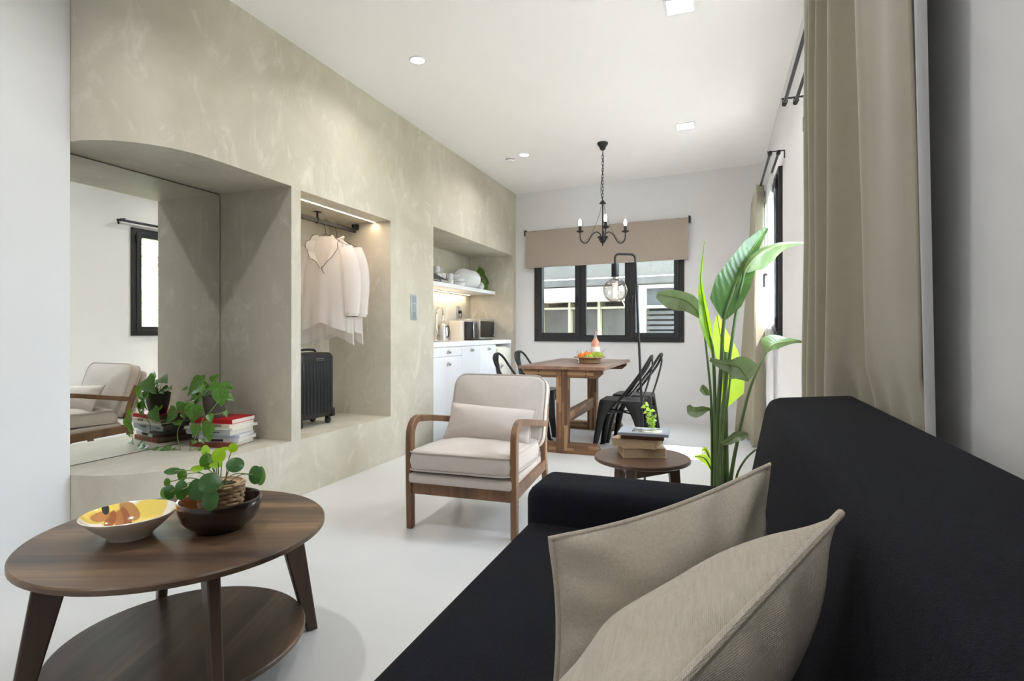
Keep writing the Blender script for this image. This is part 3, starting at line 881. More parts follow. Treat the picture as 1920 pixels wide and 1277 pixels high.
t = thing('ceramic_bowl', 'shallow white ceramic bowl painted with yellow and brown petals', 'bowl', (-1.62, 1.13, 0.45))
prof = [(0, 0.004), (0.048, 0.004), (0.05, 0.0), (0.056, 0.0), (0.060, 0.008), (0.088, 0.032), (0.110, 0.054), (0.121, 0.066), (0.1225, 0.069), (0.120, 0.0705), (0.115, 0.067), (0.104, 0.054), (0.084, 0.034), (0.055, 0.015), (0, 0.0115)]
nt = NT('painted_bowl_glaze')
tc = nt.n('ShaderNodeTexCoord')
def blob(cx, cy, sx, sy, rot, edge=0.12):
    mp = nt.n('ShaderNodeMapping', _vector_type='TEXTURE')
    mp.inputs['Location'].default_value = (cx, cy, 0.0)
    mp.inputs['Rotation'].default_value = (0, 0, rot)
    mp.inputs['Scale'].default_value = (sx, sy, 10.0)
    nt.l(tc, 'Object', mp, 'Vector')
    ln = nt.n('ShaderNodeVectorMath', _operation='LENGTH'); nt.l(mp, 'Vector', ln, 0)
    mr = nt.n('ShaderNodeMapRange'); nt.l(ln, 'Value', mr, 'Value')
    mr.inputs['From Min'].default_value = 1.0; mr.inputs['From Max'].default_value = 1.0 - edge
    return mr
last = None
layers_sf = [((0.000, 0.085, 0.055, 0.048, 0.0), srgb(240, 214, 104)), ((-0.005, 0.045, 0.06, 0.03, 0.0), srgb(242, 222, 130)), ((-0.108, 0.0, 0.022, 0.06, 0.0), srgb(238, 204, 92)), ((-0.07, 0.045, 0.05, 0.05, 0.0), srgb(240, 212, 104)),
          ((-0.054, 0.078, 0.036, 0.020, -0.25), srgb(190, 138, 84)), ((-0.052, 0.058, 0.034, 0.013, -0.65), srgb(158, 98, 60)), ((-0.060, 0.040, 0.036, 0.012, -0.95), srgb(180, 120, 70)),
          ((-0.078, 0.028, 0.034, 0.012, -1.3), srgb(160, 96, 54)), ((-0.098, 0.015, 0.034, 0.012, -1.7), srgb(190, 128, 72)),
          ((-0.104, 0.044, 0.010, 0.015, 0.5), srgb(40, 36, 40)), ((0.104, 0.020, 0.026, 0.005, 1.2), srgb(120, 84, 60)), ((0.085, 0.050, 0.016, 0.006, 0.9), srgb(110, 80, 58))]
layers = [((0.937 * s - 0.35 * q, 0.35 * s + 0.937 * q, sx, sy, rr + 0.357), colr) for (s, q, sx, sy, rr), colr in layers_sf]
for args, colr in layers:
    b = blob(*args)
    mx = nt.n('ShaderNodeMixRGB'); nt.l(b, 'Result', mx, 'Fac')
    if last is None: mx.inputs['Color1'].default_value = srgb(242, 237, 226)
    else: nt.l(last, 'Color', mx, 'Color1')
    mx.inputs['Color2'].default_value = colr
    last = mx
# only the inside carries the painting (z above the foot, facing up)
geo = nt.n('ShaderNodeNewGeometry'); sp = nt.n('ShaderNodeSeparateXYZ'); nt.l(geo, 'Normal', sp, 'Vector')
gt = nt.n('ShaderNodeMath', _operation='GREATER_THAN'); nt.l(sp, 'Z', gt, 0); gt.inputs[1].default_value = 0.05
fin = nt.n('ShaderNodeMixRGB'); nt.l(gt, 'Value', fin, 'Fac'); fin.inputs['Color1'].default_value = srgb(238, 232, 220); nt.l(last, 'Color', fin, 'Color2')
nt.l(fin, 'Color', nt.p, 'Base Color'); nt.p.inputs['Roughness'].default_value = 0.12; nt.p.inputs['Coat Weight'].default_value = 0.5
MB().lathe(prof, 64).build('bowl_body', nt.m, t, smooth=50)

t = thing('wooden_bowl', 'dark brown glazed round bowl holding the woven plant basket', 'bowl', (-1.425, 1.27, 0.45))
prof = [(0, 0.003), (0.058, 0.003), (0.060, 0.0), (0.066, 0.0), (0.068, 0.006), (0.085, 0.016), (0.104, 0.036), (0.113, 0.062), (0.1165, 0.090), (0.1150, 0.094), (0.1105, 0.0945), (0.108, 0.088), (0.104, 0.060), (0.094, 0.036), (0.074, 0.018), (0, 0.012)]
nb = NT('brown_glaze')
c = nb.coords(scale=(1, 1, 1)); nz = nb.n('ShaderNodeTexNoise', Scale=5.0, Detail=5.0, Distortion=1.0); nb.l(c, 'Vector', nz, 'Vector')
sp = nb.n('ShaderNodeSeparateXYZ'); nb.l(c, 'Vector', sp, 'Vector')
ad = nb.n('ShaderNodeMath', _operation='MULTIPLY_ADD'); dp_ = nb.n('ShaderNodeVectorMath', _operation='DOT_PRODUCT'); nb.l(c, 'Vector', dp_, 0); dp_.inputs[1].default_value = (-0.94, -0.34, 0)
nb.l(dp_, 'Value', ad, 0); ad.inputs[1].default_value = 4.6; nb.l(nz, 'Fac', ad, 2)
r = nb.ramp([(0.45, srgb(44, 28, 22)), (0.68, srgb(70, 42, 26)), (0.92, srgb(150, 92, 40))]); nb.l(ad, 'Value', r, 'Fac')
nb.l(r, 'Color', nb.p, 'Base Color'); nb.p.inputs['Roughness'].default_value = 0.22; nb.p.inputs['Coat Weight'].default_value = 0.4
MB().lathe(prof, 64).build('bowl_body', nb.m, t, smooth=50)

# pilea in a woven basket, standing inside the brown bowl
t = thing('potted_pilea', 'pilea plant with round green leaves in a small woven basket', 'plant', (-1.437, 1.285, 0.463))
L0 = Vector(t.location)
MB().lathe([(0, 0), (0.046, 0), (0.048, 0.004), (0.060, 0.118), (0.056, 0.122), (0.052, 0.118), (0, 0.112)], 28).build('basket_liner', 'wicker', t)
m = MB()
for j in range(9):
    z = 0.008 + j * 0.0135
    r0 = 0.049 + 0.0125 * z / 0.12
    for k in range(14):
        a0 = 2 * math.pi * (k + 0.5 * (j % 2)) / 14
        pts = []
        for q in range(5):
            a = a0 + (q / 4 - 0.5) * 2 * math.pi / 14 * 1.12
            bulge = 0.004 * math.cos((q / 4 - 0.5) * math.pi)
            pts.append(((r0 + bulge) * math.cos(a), (r0 + bulge) * math.sin(a), z + 0.002 * math.sin(k * 3.1 + j)))
        m.tube(pts, [0.003, 0.0058, 0.0064, 0.0058, 0.003], 6)
w_ = m.build('woven_strands', 'wicker', t)
MB().tube([(0.061 * math.cos(a), 0.061 * math.sin(a), 0.122) for a in [2 * math.pi * k / 32 for k in range(32)]], 0.004, 6, closed=True).build('rim', 'wicker', t)
MB().lathe([(0, 0.1185), (0.0535, 0.1165)], 24).build('soil', 'soil', t)
def disc_fn(a, b):
    ang = a * 2 * math.pi
    r = b
    k = 1.0 - 0.04 * math.cos(ang)
    return (math.cos(ang) * r * k, math.sin(ang) * r * k, -0.10 * r * r + 0.02 * math.sin(3 * ang) * r)
pil_mesh = {}
for k, nm in ((0, 'leaf_pilea'), (1, 'leaf_pilea_b'), (2, 'leaf_pilea_y')):
    me = MB().grid(disc_fn, 22, 5, closed_u=True).mesh('pilea_leaf', smooth=60)
    me.materials.append(M[nm])
    pil_mesh[k] = me
root = Vector(PILEA_ROOT) - L0
root.z = 0.116
for i, (p, rx, ry, tone) in enumerate(PILEA):
    c = Vector(p) - L0
    n_ = (V(0, 0, EYE) - Vector(p)).normalized()
    side = V(0, 0, 1).cross(n_).normalized()
    up = n_.cross(side)
    small, big = min(rx, ry), max(rx, ry)
    tilt = math.acos(max(0.25, small / big))
    if rx < ry:      # turned about the upright axis
        nn = (n_ * math.cos(tilt) + side * math.sin(tilt) * (1 if i % 2 else -1)).normalized()
    else:
        nn = (n_ * math.cos(tilt) + up * math.sin(tilt)).normalized()
    o = bpy.data.objects.new('leaf', pil_mesh[tone])
    COL.objects.link(o)
    o.parent = t
    o.matrix_local = frame_matrix(c, up.cross(nn).cross(nn) if abs(up.dot(nn)) < 0.99 else side, nn, big)
    a = root + V(math.cos(i * 2.4) * 0.012, math.sin(i * 2.4) * 0.012, 0)
    mid = (a + c) / 2 + V(0, 0, 0.02)
    MB().tube(catmull([a, mid, c - nn * 0.002], 5), [0.0016] * 11, 5).build('stalk', 'stem', t)

# ------------------------------------------------------------------ alcove: mirror, books, pothos
t = thing('wall_mirror', 'large frameless mirror lining the back of the alcove', 'mirror', (XM_, 2.2495, A0))
MB().box(-0.012, -0.002, -0.502, 0.5025, 0.0, 1.591).build('backing', 'blackplastic', t)
MB().box(-0.002, 0.002, -0.502, 0.4985, 0.004, 1.587).build('mirror_glass', 'mirror', t, smooth=0)

def cov(name, rgb, rough=0.5, var=0.05):
    return plain(name, srgb(*rgb), rough, var=var, vscale=20)
stack = [('brown', (126, 62, 40), 0.030, 0.275, 0.215, (-2.835, 2.545), 10, 'rust brown hardback at the bottom of the alcove book stack'),
         ('greywhite', (206, 204, 208), 0.022, 0.25, 0.20, (-2.80, 2.555), 16, 'pale grey book second from the bottom of the alcove stack'),
         ('bluewhite', (190, 196, 212), 0.020, 0.24, 0.19, (-2.80, 2.55), 20, 'bluish white book third from the bottom of the alcove stack'),
         ('paleblue', (182, 188, 196), 0.034, 0.31, 0.20, (-2.845, 2.54), 6, 'thick pale blue-grey book in the middle of the alcove stack'),
         ('white', (236, 234, 230), 0.014, 0.335, 0.225, (-2.84, 2.545), 8, 'thin white book below the lettered one in the alcove stack'),
         ('lettered', (222, 212, 192), 0.021, 0.29, 0.205, (-2.83, 2.54), 5, 'cream book with black spine lettering under the red book'),
         ('red', (186, 12, 28), 0.027, 0.28, 0.21, (-2.825, 2.545), 9, 'red hardback on top of the alcove stack under the plant pot')]
z = A0
for nm, rgb, h, wd, dp, (bxx, byy), rot, lab in stack:
    b = book('book', lab, (bxx, byy, z), R(rot), wd, dp, h, cov('cover_' + nm, rgb, 0.45), group='books stacked in the alcove')
    up = Matrix.Rotation(R(90), 4, 'X')
    if nm == 'lettered':
        for word, xo in (('TASTE', -0.09), ('BOOK', 0.06)):
            text_mesh(word, 0.02, 'trim', b, Matrix.Translation((xo, -dp / 2 - 0.0006, h / 2)) @ up)
    if nm == 'paleblue':
        for x0, nn in ((-0.12, 5), (0.02, 7)):
            lt = MB()
            for q in range(nn):
                lt.box(x0 + q * 0.009, x0 + q * 0.009 + 0.0065, -dp / 2 - 0.0006, -dp / 2 + 0.001, h / 2 - 0.003, h / 2 + (0.003 if q % 3 else 0.005))
            lo_ = lt.build('spine_print', cov('navy_print', (50, 64, 120)), b)
            lo_['kind'] = 'stuff'
    if nm == 'greywhite':
        MB().box(-0.06, 0.03, -dp / 2 - 0.0008, -dp / 2 + 0.001, 0.004, h - 0.004).build('spine_label', 'trim', b)
    z += h
STACK_TOP = z
t = thing('potted_pothos', 'trailing pothos in a grey-brown pot on the red book', 'plant', (-2.843, 2.50, STACK_TOP))
L0 = Vector(t.location)
MB().lathe([(0, 0), (0.043, 0), (0.047, 0.003), (0.062, 0.06), (0.071, 0.128), (0.070, 0.131), (0.066, 0.130), (0.062, 0.115), (0, 0.112)], 40).build('pot', 'potgrey', t)
MB().lathe([(0, 0.114), (0.063, 0.114)], 24).build('soil', 'soil', t)
hm = leaf_mesh('pothos_leaf', heart, fold=0.22, droop=0.18)
hm.materials.append(M['leaf_pothos'])
def put_leaf(me, parent, a, b, up, extra=1.0):
    a, b = Vector(a), Vector(b)
    o = bpy.data.objects.new('leaf', me)
    COL.objects.link(o)
    o.parent = parent
    o.matrix_local = frame_matrix(a, b - a, up, (b - a).length * extra)
    return o
for v in POTHOS_VINES:
    pts = [Vector(p) - L0 for p in v]
    for p in pts:
        p.z = max(p.z, A0 - L0.z + 0.004)
    MB().tube(catmull(pts, 6), 0.0022, 5).build('vine', 'stem', t)
for i, (a, b) in enumerate(POTHOS):
    a, b = Vector(a) - L0, Vector(b) - L0
    for p in (a, b):
        p.z = max(p.z, A0 - L0.z + 0.008)
    view = (V(0, 0, EYE) - L0 - a).normalized()
    up = (view * 0.75 + V(0.1 * math.sin(i * 2.2), 0.1 * math.cos(i * 1.7), 0.75)).normalized()
    put_leaf(hm, t, a, b, up, 1.05)
    if a.z > 0.10:
        MB().tube(catmull([V(0.02 * math.cos(i), 0.02 * math.sin(i), 0.114), V(a.x * 0.5, a.y * 0.5, max(0.13, a.z * 0.9)), a], 5), 0.0018, 5).build('stalk', 'stem', t)

rp = random.Random(5)
for i in range(16):
    ang = rp.uniform(0, 2 * math.pi)
    a = V(math.cos(ang) * rp.uniform(0.03, 0.075), math.sin(ang) * rp.uniform(0.03, 0.06), rp.uniform(0.13, 0.20))
    dr = V(math.cos(ang), math.sin(ang), rp.uniform(-0.5, 0.5)).normalized()
    b = a + dr * rp.uniform(0.035, 0.055)
    if b.x < -0.2:
        continue
    put_leaf(hm, t, a, b, V(0.3, -0.5, 0.8))
    MB().tube(catmull([V(a.x * 0.3, a.y * 0.3, 0.114), V(a.x * 0.6, a.y * 0.6, a.z * 0.9), a], 4), 0.0016, 5).build('stalk', 'stem', t)
# ------------------------------------------------------------------ wardrobe niche
t = thing('led_strip', 'warm white light strip recessed in the wardrobe niche soffit', 'light strip', (-2.65, 3.36, W1))
MB().box(-0.010, 0.010, -0.512, 0.512, -0.006, 0.0).build('channel', 'white_lacquer', t)
MB().box(-0.006, 0.006, -0.510, 0.510, -0.0075, -0.005).build('diffuser', 'warm_led', t)
RX, RZ = -2.825, 1.885
t = thing('clothes_rail', 'black metal clothes rail hung in the wardrobe niche', 'rail', (RX, 3.36, RZ))
MB().box(-0.012, 0.012, -0.50, 0.465, -0.016, 0.016).build('rail', 'black_metal', t, bevel=0.003)
m = MB().box(-0.005, 0.005, 0.02, 0.03, 0.016, W1 - RZ).box(-0.02, 0.02, 0.0, 0.05, W1 - RZ - 0.004, W1 - RZ).box(-0.016, 0.016, 0.017, 0.033, -0.02, 0.02)
m.build('ceiling_bracket', 'black_metal', t)
MB().box(-0.012, 0.012, 0.455, 0.485, -0.016, 0.05).box(-0.02, 0.02, 0.485, 0.512, 0.01, 0.055).build('end_bracket', 'black_metal', t, bevel=0.002)

def hanger(label, y, rot):
    t = thing('wire_hanger', label, 'hanger', (RX, y, RZ), rot, 'wire hangers on the clothes rail')
    hk = [(0.020, 0, 0.012), (0.012, 0, 0.024), (-0.002, 0, 0.028), (-0.016, 0, 0.020), (-0.018, 0, 0.0), (-0.008, 0, -0.03), (0.0, 0, -0.055), (0, 0, -0.085)]
    MB().tube(catmull(hk, 4), 0.0018, 6).build('hook', 'black_metal', t)
    sh = [(0, 0, -0.085), (0.06, 0, -0.115), (0.175, 0, -0.175), (0.17, 0, -0.183), (0, 0, -0.185), (-0.17, 0, -0.183), (-0.175, 0, -0.175), (-0.06, 0, -0.115)]
    MB().tube(sh, 0.0018, 6, closed=True).build('shoulder_wire', 'black_metal', t)
    return t
HY = (3.48, 3.61)
hanger('thin black wire hanger carrying the ruffled front blouse', HY[0], R(14))
hanger('thin black wire hanger carrying the rear plain blouse', HY[1], R(8))

def blouse(label, y, rot, seed, ruffle):
    t = thing('blouse', label, 'blouse', (RX, y, RZ - 0.10), rot, 'sheer blouses on the clothes rail')
    rnd = random.Random(seed)
    ph = rnd.random() * 6
    def body(a, b):
        # a runs round the body, b from shoulder line to hem
        ang = a * 2 * math.pi
        z = -0.005 - b * (0.66 + 0.05 * math.cos(ang) * 0 + (0.10 if math.sin(ang) > 0 else -0.0) * max(0, b - 0.6) * 2.2)
        w = 0.05 + 0.145 * min(1, b / 0.12) ** 0.6 + 0.02 * b
        d = 0.018 + 0.045 * min(1, b / 0.3) + 0.025 * b
        rip = 1 + (0.10 * b) * math.sin(ang * 9 + ph + 3 * b) + 0.05 * b * math.sin(ang * 17 + ph * 2)
        sl = 0.11 * (abs(math.cos(ang)) ** 1.4) * (1 - min(1, b / 0.12)) 
        return (math.cos(ang) * w * (1 + 0.04 * b * math.sin(7 * ang)), math.sin(ang) * d * rip, z - 0.02 + (0.02 - abs(math.cos(ang)) * 0.085 * min(1, b / 0.08)))
    MB().grid(body, 72, 26, closed_u=True).build('body', 'blouse', t, smooth=80, recalc=False)
    for s in (-1, 1):
        path = catmull([(s * 0.16, 0, -0.09), (s * 0.195, -0.01, -0.22), (s * 0.215, -0.02, -0.40), (s * 0.225, -0.03, -0.56), (s * 0.225, -0.035, -0.62)], 6)
        rs = [0.05 + 0.02 * math.sin(min(1, k / 18) * math.pi) for k in range(len(path) - 4)] + [0.05, 0.044, 0.042, 0.042]
        mm = MB().tube(path, rs, 20, caps=False, flat=0.8)
        for q, p in enumerate(mm.v):
            j, kk = divmod(q, 20)
            mm.v[q] = p + V(1, 0.6, 0) * (0.004 * math.sin(kk * 2.2 + j * 0.15 + ph))
        mm.build('sleeve', 'blouse', t, smooth=80, recalc=False)
        if ruffle:
            e = path[-1]
            MB().tube([(e.x + 0.043 * math.cos(a), e.y + 0.034 * math.sin(a), e.z) for a in [2 * math.pi * k / 20 for k in range(20)]], 0.0022, 5, closed=True).build('cuff_trim', 'trim', t)
    if ruffle:
        # neckline ruffle: two fluttering bands meeting in a V, edged in black
        for s in (-1, 1):
            inner = catmull([(s * 0.045, -0.012, 0.0), (s * 0.07, -0.045, -0.07), (s * 0.055, -0.062, -0.16), (s * 0.004, -0.070, -0.245)], 7)
            outer = []
            for k, p in enumerate(inner):
                f = math.sin(math.pi * min(1, (k + 2) / (len(inner) + 1)))
                outer.append(p + V(s * (0.052 * f + 0.006), -0.014 - 0.010 * math.sin(k * 0.9), 0.016 * f + 0.008 * math.sin(k * 1.1)))
            mm = MB()
            n = len(inner)
            mm.add(inner + outer, [(k, k + 1, n + k + 1, n + k) for k in range(n - 1)])
            mm.build('neck_ruffle', 'blouse', t, smooth=80, recalc=False)
            MB().tube(outer, 0.0019, 5).build('neck_trim', 'trim', t)
        MB().tube(catmull([(0.004, -0.086, -0.245), (0.012, -0.088, -0.27), (0.03, -0.088, -0.30)], 4), 0.002, 5).build('neck_tie', 'trim', t)
        MB().box(-0.03, 0.03, 0.012, 0.014, -0.05, -0.02).build('collar_label', 'ceramic', t)
    else:
        mm = MB().tube([(0.06 * math.cos(a), 0.022 * math.sin(a), -0.0 + 0.012 * math.cos(2 * a)) for a in [2 * math.pi * k / 24 for k in range(24)]], 0.007, 6, closed=True)
        mm.build('collar', 'blouse', t, smooth=80)
    return t
blouse('sheer cream blouse with black-edged ruffled V neck on the front hanger', HY[0], R(14), 3, True)
blouse('plain sheer white blouse hanging behind the ruffled one', HY[1], R(8), 9, False)

t = thing('suitcase', 'black ribbed hard-shell suitcase on the wardrobe niche floor', 'suitcase', (-2.84, 3.285, W0), R(0))
hx, hy, z0, z1 = 0.105, 0.185, 0.055, 0.535
b = pillow_box(hy * 2, z1 - z0, hx * 2, rc=0.045, r=0.03, puff=0.0)
b.xform(Matrix.Translation((0, 0, (z0 + z1) / 2)) @ Matrix(((0, 0, 1, 0), (1, 0, 0, 0), (0, 1, 0, 0), (0, 0, 0, 1))))
b.build('shell', 'suitcase', t, smooth=40)
for k in range(9):
    yy = -0.148 + k * 0.037
    MB().box(hx - 0.006, hx + 0.0045, yy - 0.011, yy + 0.011, z0 + 0.045, z1 - 0.07).build('rib', 'suitcase', t, bevel=0.004)
for s in (-1, 1):
    MB().box(hx - 0.05, hx + 0.006, s * hy - 0.028 if s > 0 else s * hy - 0.006, s * hy + 0.006 if s > 0 else s * hy + 0.028, z0 - 0.006, z0 + 0.06).build('corner_guard', 'blackplastic', t, bevel=0.012, seg=3)
    for u in (-1, 1):
        wm = MB().cyl((u * (hx - 0.035) - 0.011, s * (hy - 0.035), 0.024), 0.024, 0.022, 20, 'X')
        wo = wm.build('wheel', 'rubber', t, bevel=0.003)
        MB().box(u * (hx - 0.035) - 0.016, u * (hx - 0.035) + 0.016, s * (hy - 0.035) - 0.014, s * (hy - 0.035) + 0.014, 0.026, z0 + 0.006).build('fork', 'blackplastic', wo, bevel=0.003)
MB().tube(catmull([(0, -0.10, z1 - 0.002), (0, -0.08, z1 + 0.016), (0, 0, z1 + 0.022), (0, 0.08, z1 + 0.016), (0, 0.10, z1 - 0.002)], 5), 0.009, 8, flat=0.6).build('carry_handle', 'blackplastic', t)
MB().box(-0.004, 0.004, -hy + 0.05, -hy + 0.09, z1 - 0.03, z1 - 0.02).build('latch', 'steel', t)
lg = MB()
for q, (yy, ww) in enumerate(((-0.02, 0.010), (-0.006, 0.012), (0.010, 0.016), (0.03, 0.018), (0.05, 0.012))):
    lg.box(hx - 0.001, hx + 0.0016, yy, yy + ww, z1 - 0.045, z1 - 0.041)
for q, (yy, ww) in enumerate(((-0.024, 0.03), (0.012, 0.022), (0.04, 0.024))):
    lg.box(hx - 0.001, hx + 0.0016, yy, yy + ww, z1 - 0.056, z1 - 0.0545)
lg.build('maker_lettering', 'steel', t)

t = thing('light_switch', 'silver plate of three light switches on the beige wall', 'switch', (XL, 4.232, 1.263))
MB().box(0, 0.009, -0.05, 0.05, -0.112, 0.112).build('plate', plain('silver_plastic', srgb(188, 190, 194), 0.35, metal=0.4), t, bevel=0.004)
for k in (-1, 0, 1):
    MB().hexa([(0.009, -0.028, k * 0.068 - 0.028), (0.013, -0.028, k * 0.068 - 0.028), (0.013, 0.028, k * 0.068 - 0.028), (0.009, 0.028, k * 0.068 - 0.028)],
              [(0.009, -0.028, k * 0.068 + 0.028), (0.0105, -0.028, k * 0.068 + 0.028), (0.0105, 0.028, k * 0.068 + 0.028), (0.009, 0.028, k * 0.068 + 0.028)]).build('rocker', plain('grey_switch', srgb(160, 164, 172), 0.35, metal=0.3), t, bevel=0.002)

# ------------------------------------------------------------------ kitchen
KY0, KY1, KB = 4.597, 6.733, -3.103
FX = -2.545
def cup_pull(parent, y, z):
    o = thing_part = MB()
    for k in range(9):
        pass
    def fn(a, b):
        ang = math.pi * a
        r = 0.030
        out = 0.022 * math.sin(b * math.pi / 2)
        return (FX + 0.020 + out * (1 - 0.0), y + math.cos(ang) * r * (1 - 0.25 * b), z + math.sin(ang) * r * 0.9 * (1 - 0.3 * b))
    o.grid(fn, 13, 6)
    o.tube([(FX + 0.021, y + math.cos(math.pi * k / 12) * 0.031, z + math.sin(math.pi * k / 12) * 0.028) for k in range(13)], 0.0028, 6)
    o.cyl((FX + 0.0205, y - 0.018, z - 0.004), 0.005, 0.004, 10, 'X').cyl((FX + 0.0205, y + 0.018, z - 0.004), 0.005, 0.004, 10, 'X')
    return o.build('cup_pull', 'steel', parent, solid=0.002, recalc=False)
def cabinet(label, y0, y1, fronts):
    t = thing('base_cabinet', label, 'cabinet', (0, 0, 0), 0, 'white kitchen base cabinets')
    c = MB().box(KB + 0.01, FX, y0, y1, 0.10, 0.898)
    c.build('carcass', 'white_lacquer', t)
    MB().box(KB + 0.01, FX - 0.05, y0, y1, 0.0, 0.10).build('plinth', 'white_lacquer', t)
    for (nm, a, b, z0, z1, pulls) in fronts:
        f = MB().box(FX + 0.001, FX + 0.020, a, b, z0, z1).build(nm, 'white_lacquer', t, bevel=0.0015)
        for (py, pz) in pulls:
            cup_pull(f, py, pz)
    return t
cabinet('white base cabinet with a drawer above a door under the sink', KY0, 5.262,
        [('drawer', KY0 + 0.002, 5.259, 0.803, 0.893, [(4.95, 0.833)]), ('door', KY0 + 0.002, 5.259, 0.102, 0.799, [(4.95, 0.712)])])
cabinet('white double-door base cabinet left of the cream fridge', 5.264, 6.215,
        [('door', 5.266, 5.7385, 0.102, 0.893, [(5.508, 0.838)]), ('door', 5.7395, 6.213, 0.102, 0.893, [(5.985, 0.838)])])
t = thing('worktop', 'white worktop running the length of the kitchen niche', 'worktop', (0, 0, 0))
m = MB()
SX0, SX1, SY0, SY1 = -2.95, -2.60, 4.70, 5.38     # sink cut-out
for (a, b, c, d) in ((KB, SX0, KY0, KY1), (SX1, -2.522, KY0, KY1), (SX0, SX1, KY0, SY0), (SX0, SX1, SY1, KY1)):
    m.box(a, b, c, d, 0.90, 0.945)
m.build('slab', 'worktop', t)
MB().box(KB + 0.01, FX + 0.02, 6.70, KY1, 0, 0.899).build('support_panel', 'white_lacquer', t, bevel=0.001)
m = MB()
for (a, b, c, d, e, f) in ((SX0, SX1, SY0, SY1, 0.78, 0.784), (SX0, SX0 + 0.004, SY0, SY1, 0.784, 0.948), (SX1 - 0.004, SX1, SY0, SY1, 0.784, 0.948), (SX0, SX1, SY0, SY0 + 0.004, 0.784, 0.948), (SX0, SX1, SY1 - 0.004, SY1, 0.784, 0.948)):
    m.box(a, b, c, d, e, f)
o = m.build('kitchen_sink', 'steel', None)
tag(o, 'steel sink sunk into the left end of the white worktop', 'sink')
t = thing('kitchen_tap', 'tall chrome swan-neck tap behind the sink', 'tap', (-3.02, 5.62, 0.945))
MB().lathe([(0, 0), (0.026, 0), (0.026, 0.006), (0.019, 0.012), (0.019, 0.13), (0.013, 0.135), (0, 0.135)], 20).build('base', 'chrome', t)
MB().tube(catmull([(0, 0, 0.12), (0, 0, 0.30), (0.012, -0.012, 0.355), (0.05, -0.02, 0.382), (0.088, -0.03, 0.36), (0.10, -0.035, 0.32), (0.10, -0.035, 0.285)], 8), 0.011, 10).build('spout', 'chrome', t)
MB().cyl((0.10, -0.035, 0.235), 0.013, 0.055, 14).build('nozzle', 'chrome', t)
MB().tube([(0.015, 0.01, 0.075), (0.04, 0.05, 0.082), (0.055, 0.10, 0.088)], [0.010, 0.008, 0.005], 10).build('lever', 'chrome', t)

t = thing('mini_fridge', 'cream retro fridge under the right end of the worktop', 'fridge', (-2.80, 6.46, 0))
b = pillow_box(0.50, 0.44, 0.82, rc=0.03, r=0.03, puff=0.0)
b.xform(Matrix.Translation((0, 0, 0.455)))
b.build('body', 'cream', t)
b = pillow_box(0.425, 0.78, 0.05, rc=0.05, r=0.02, puff=0.004)
b.xform(Matrix.Translation((0.268, 0, 0.455)) @ Matrix(((0, 0, 1, 0), (1, 0, 0, 0), (0, 1, 0, 0), (0, 0, 0, 1))))
d_ = b.build('door', 'cream', t)
MB().box(0.29, 0.315, -0.19, -0.09, 0.62, 0.645).box(0.30, 0.322, -0.19, -0.16, 0.60, 0.665).build('door_handle', 'chrome', d_, bevel=0.006)
MB().box(-0.2, 0.2, -0.19, 0.19, 0.0, 0.05).build('feet', 'blackplastic', t)

t = thing('coffee_machine', 'beige capsule coffee machine on the worktop', 'coffee machine', (-2.84, 6.0, 0.945))
MB().box(-0.13, 0.02, -0.16, 0.16, 0.0, 0.235).build('body', plain('beige_plastic', srgb(222, 212, 196), 0.4), t, bevel=0.006)
MB().box(0.02, 0.055, -0.06, 0.15, 0.0, 0.225).build('front_panel', 'blackplastic', t, bevel=0.004)
MB().box(0.055, 0.075, 0.09, 0.11, 0.03, 0.22).build('lever', 'chrome', t, bevel=0.003)
MB().box(0.02, 0.11, -0.05, 0.15, 0.0, 0.022).build('drip_tray', 'blackplastic', t, bevel=0.003)
t = thing('kettle', 'small steel kettle behind the beige coffee machine', 'kettle', (-3.01, 5.765, 0.945))
MB().lathe([(0, 0), (0.062, 0), (0.066, 0.02), (0.056, 0.15), (0.046, 0.18), (0.02, 0.19), (0.012, 0.2), (0, 0.203)], 28).build('body', 'steel', t)
MB().tube(catmull([(0.05, -0.02, 0.16), (0.085, -0.03, 0.17), (0.10, -0.04, 0.12), (0.085, -0.03, 0.05), (0.06, -0.02, 0.04)], 5), 0.007, 8).build('handle', 'blackplastic', t)
t = thing('microwave', 'stainless steel microwave oven on the right of the worktop', 'microwave', (-2.885, 6.44, 0.945))
MB().box(-0.16, 0.13, -0.235, 0.235, 0.012, 0.262).build('body', 'steel', t, bevel=0.004)
d_ = MB().box(0.13, 0.150, -0.235, 0.235, 0.012, 0.262).build('front', 'steel', t, bevel=0.003)
MB().box(0.150, 0.1525, -0.215, 0.10, 0.035, 0.235).build('door_glass', 'blackglass', t)
MB().box(0.150, 0.1525, 0.10, 0.225, 0.035, 0.235).build('control_panel', 'blackplastic', t)
MB().tube([(0.152, 0.17, 0.05), (0.175, 0.17, 0.055), (0.175, 0.17, 0.22), (0.152, 0.17, 0.225)], 0.005, 8).build('handle', 'chrome', t)
MB().cyl((0.1525, 0.205, 0.06), 0.010, 0.008, 14, 'X').build('dial', 'steel', t)
MB().box(-0.14, 0.14, -0.2, 0.2, 0, 0.012).build('feet', 'rubber', t)
t = thing('wall_socket', 'silver wall socket with a black plug above the microwave', 'socket', (KB, 6.36, 1.30))
MB().box(0, 0.008, -0.042, 0.042, -0.075, 0.075).build('plate', plain('silver_plate', srgb(176, 176, 178), 0.35, metal=0.5), t, bevel=0.003)
MB().cyl((0.008, 0.008, 0.0), 0.02, 0.03, 14, 'X').build('plug', 'rubber', t)
MB().tube(catmull([(0.036, 0.008, 0.0), (0.045, 0.012, -0.03), (0.03, 0.014, -0.08), (0.03, 0.014, -0.135)], 5), 0.005, 6).build('cable', 'rubber', t)

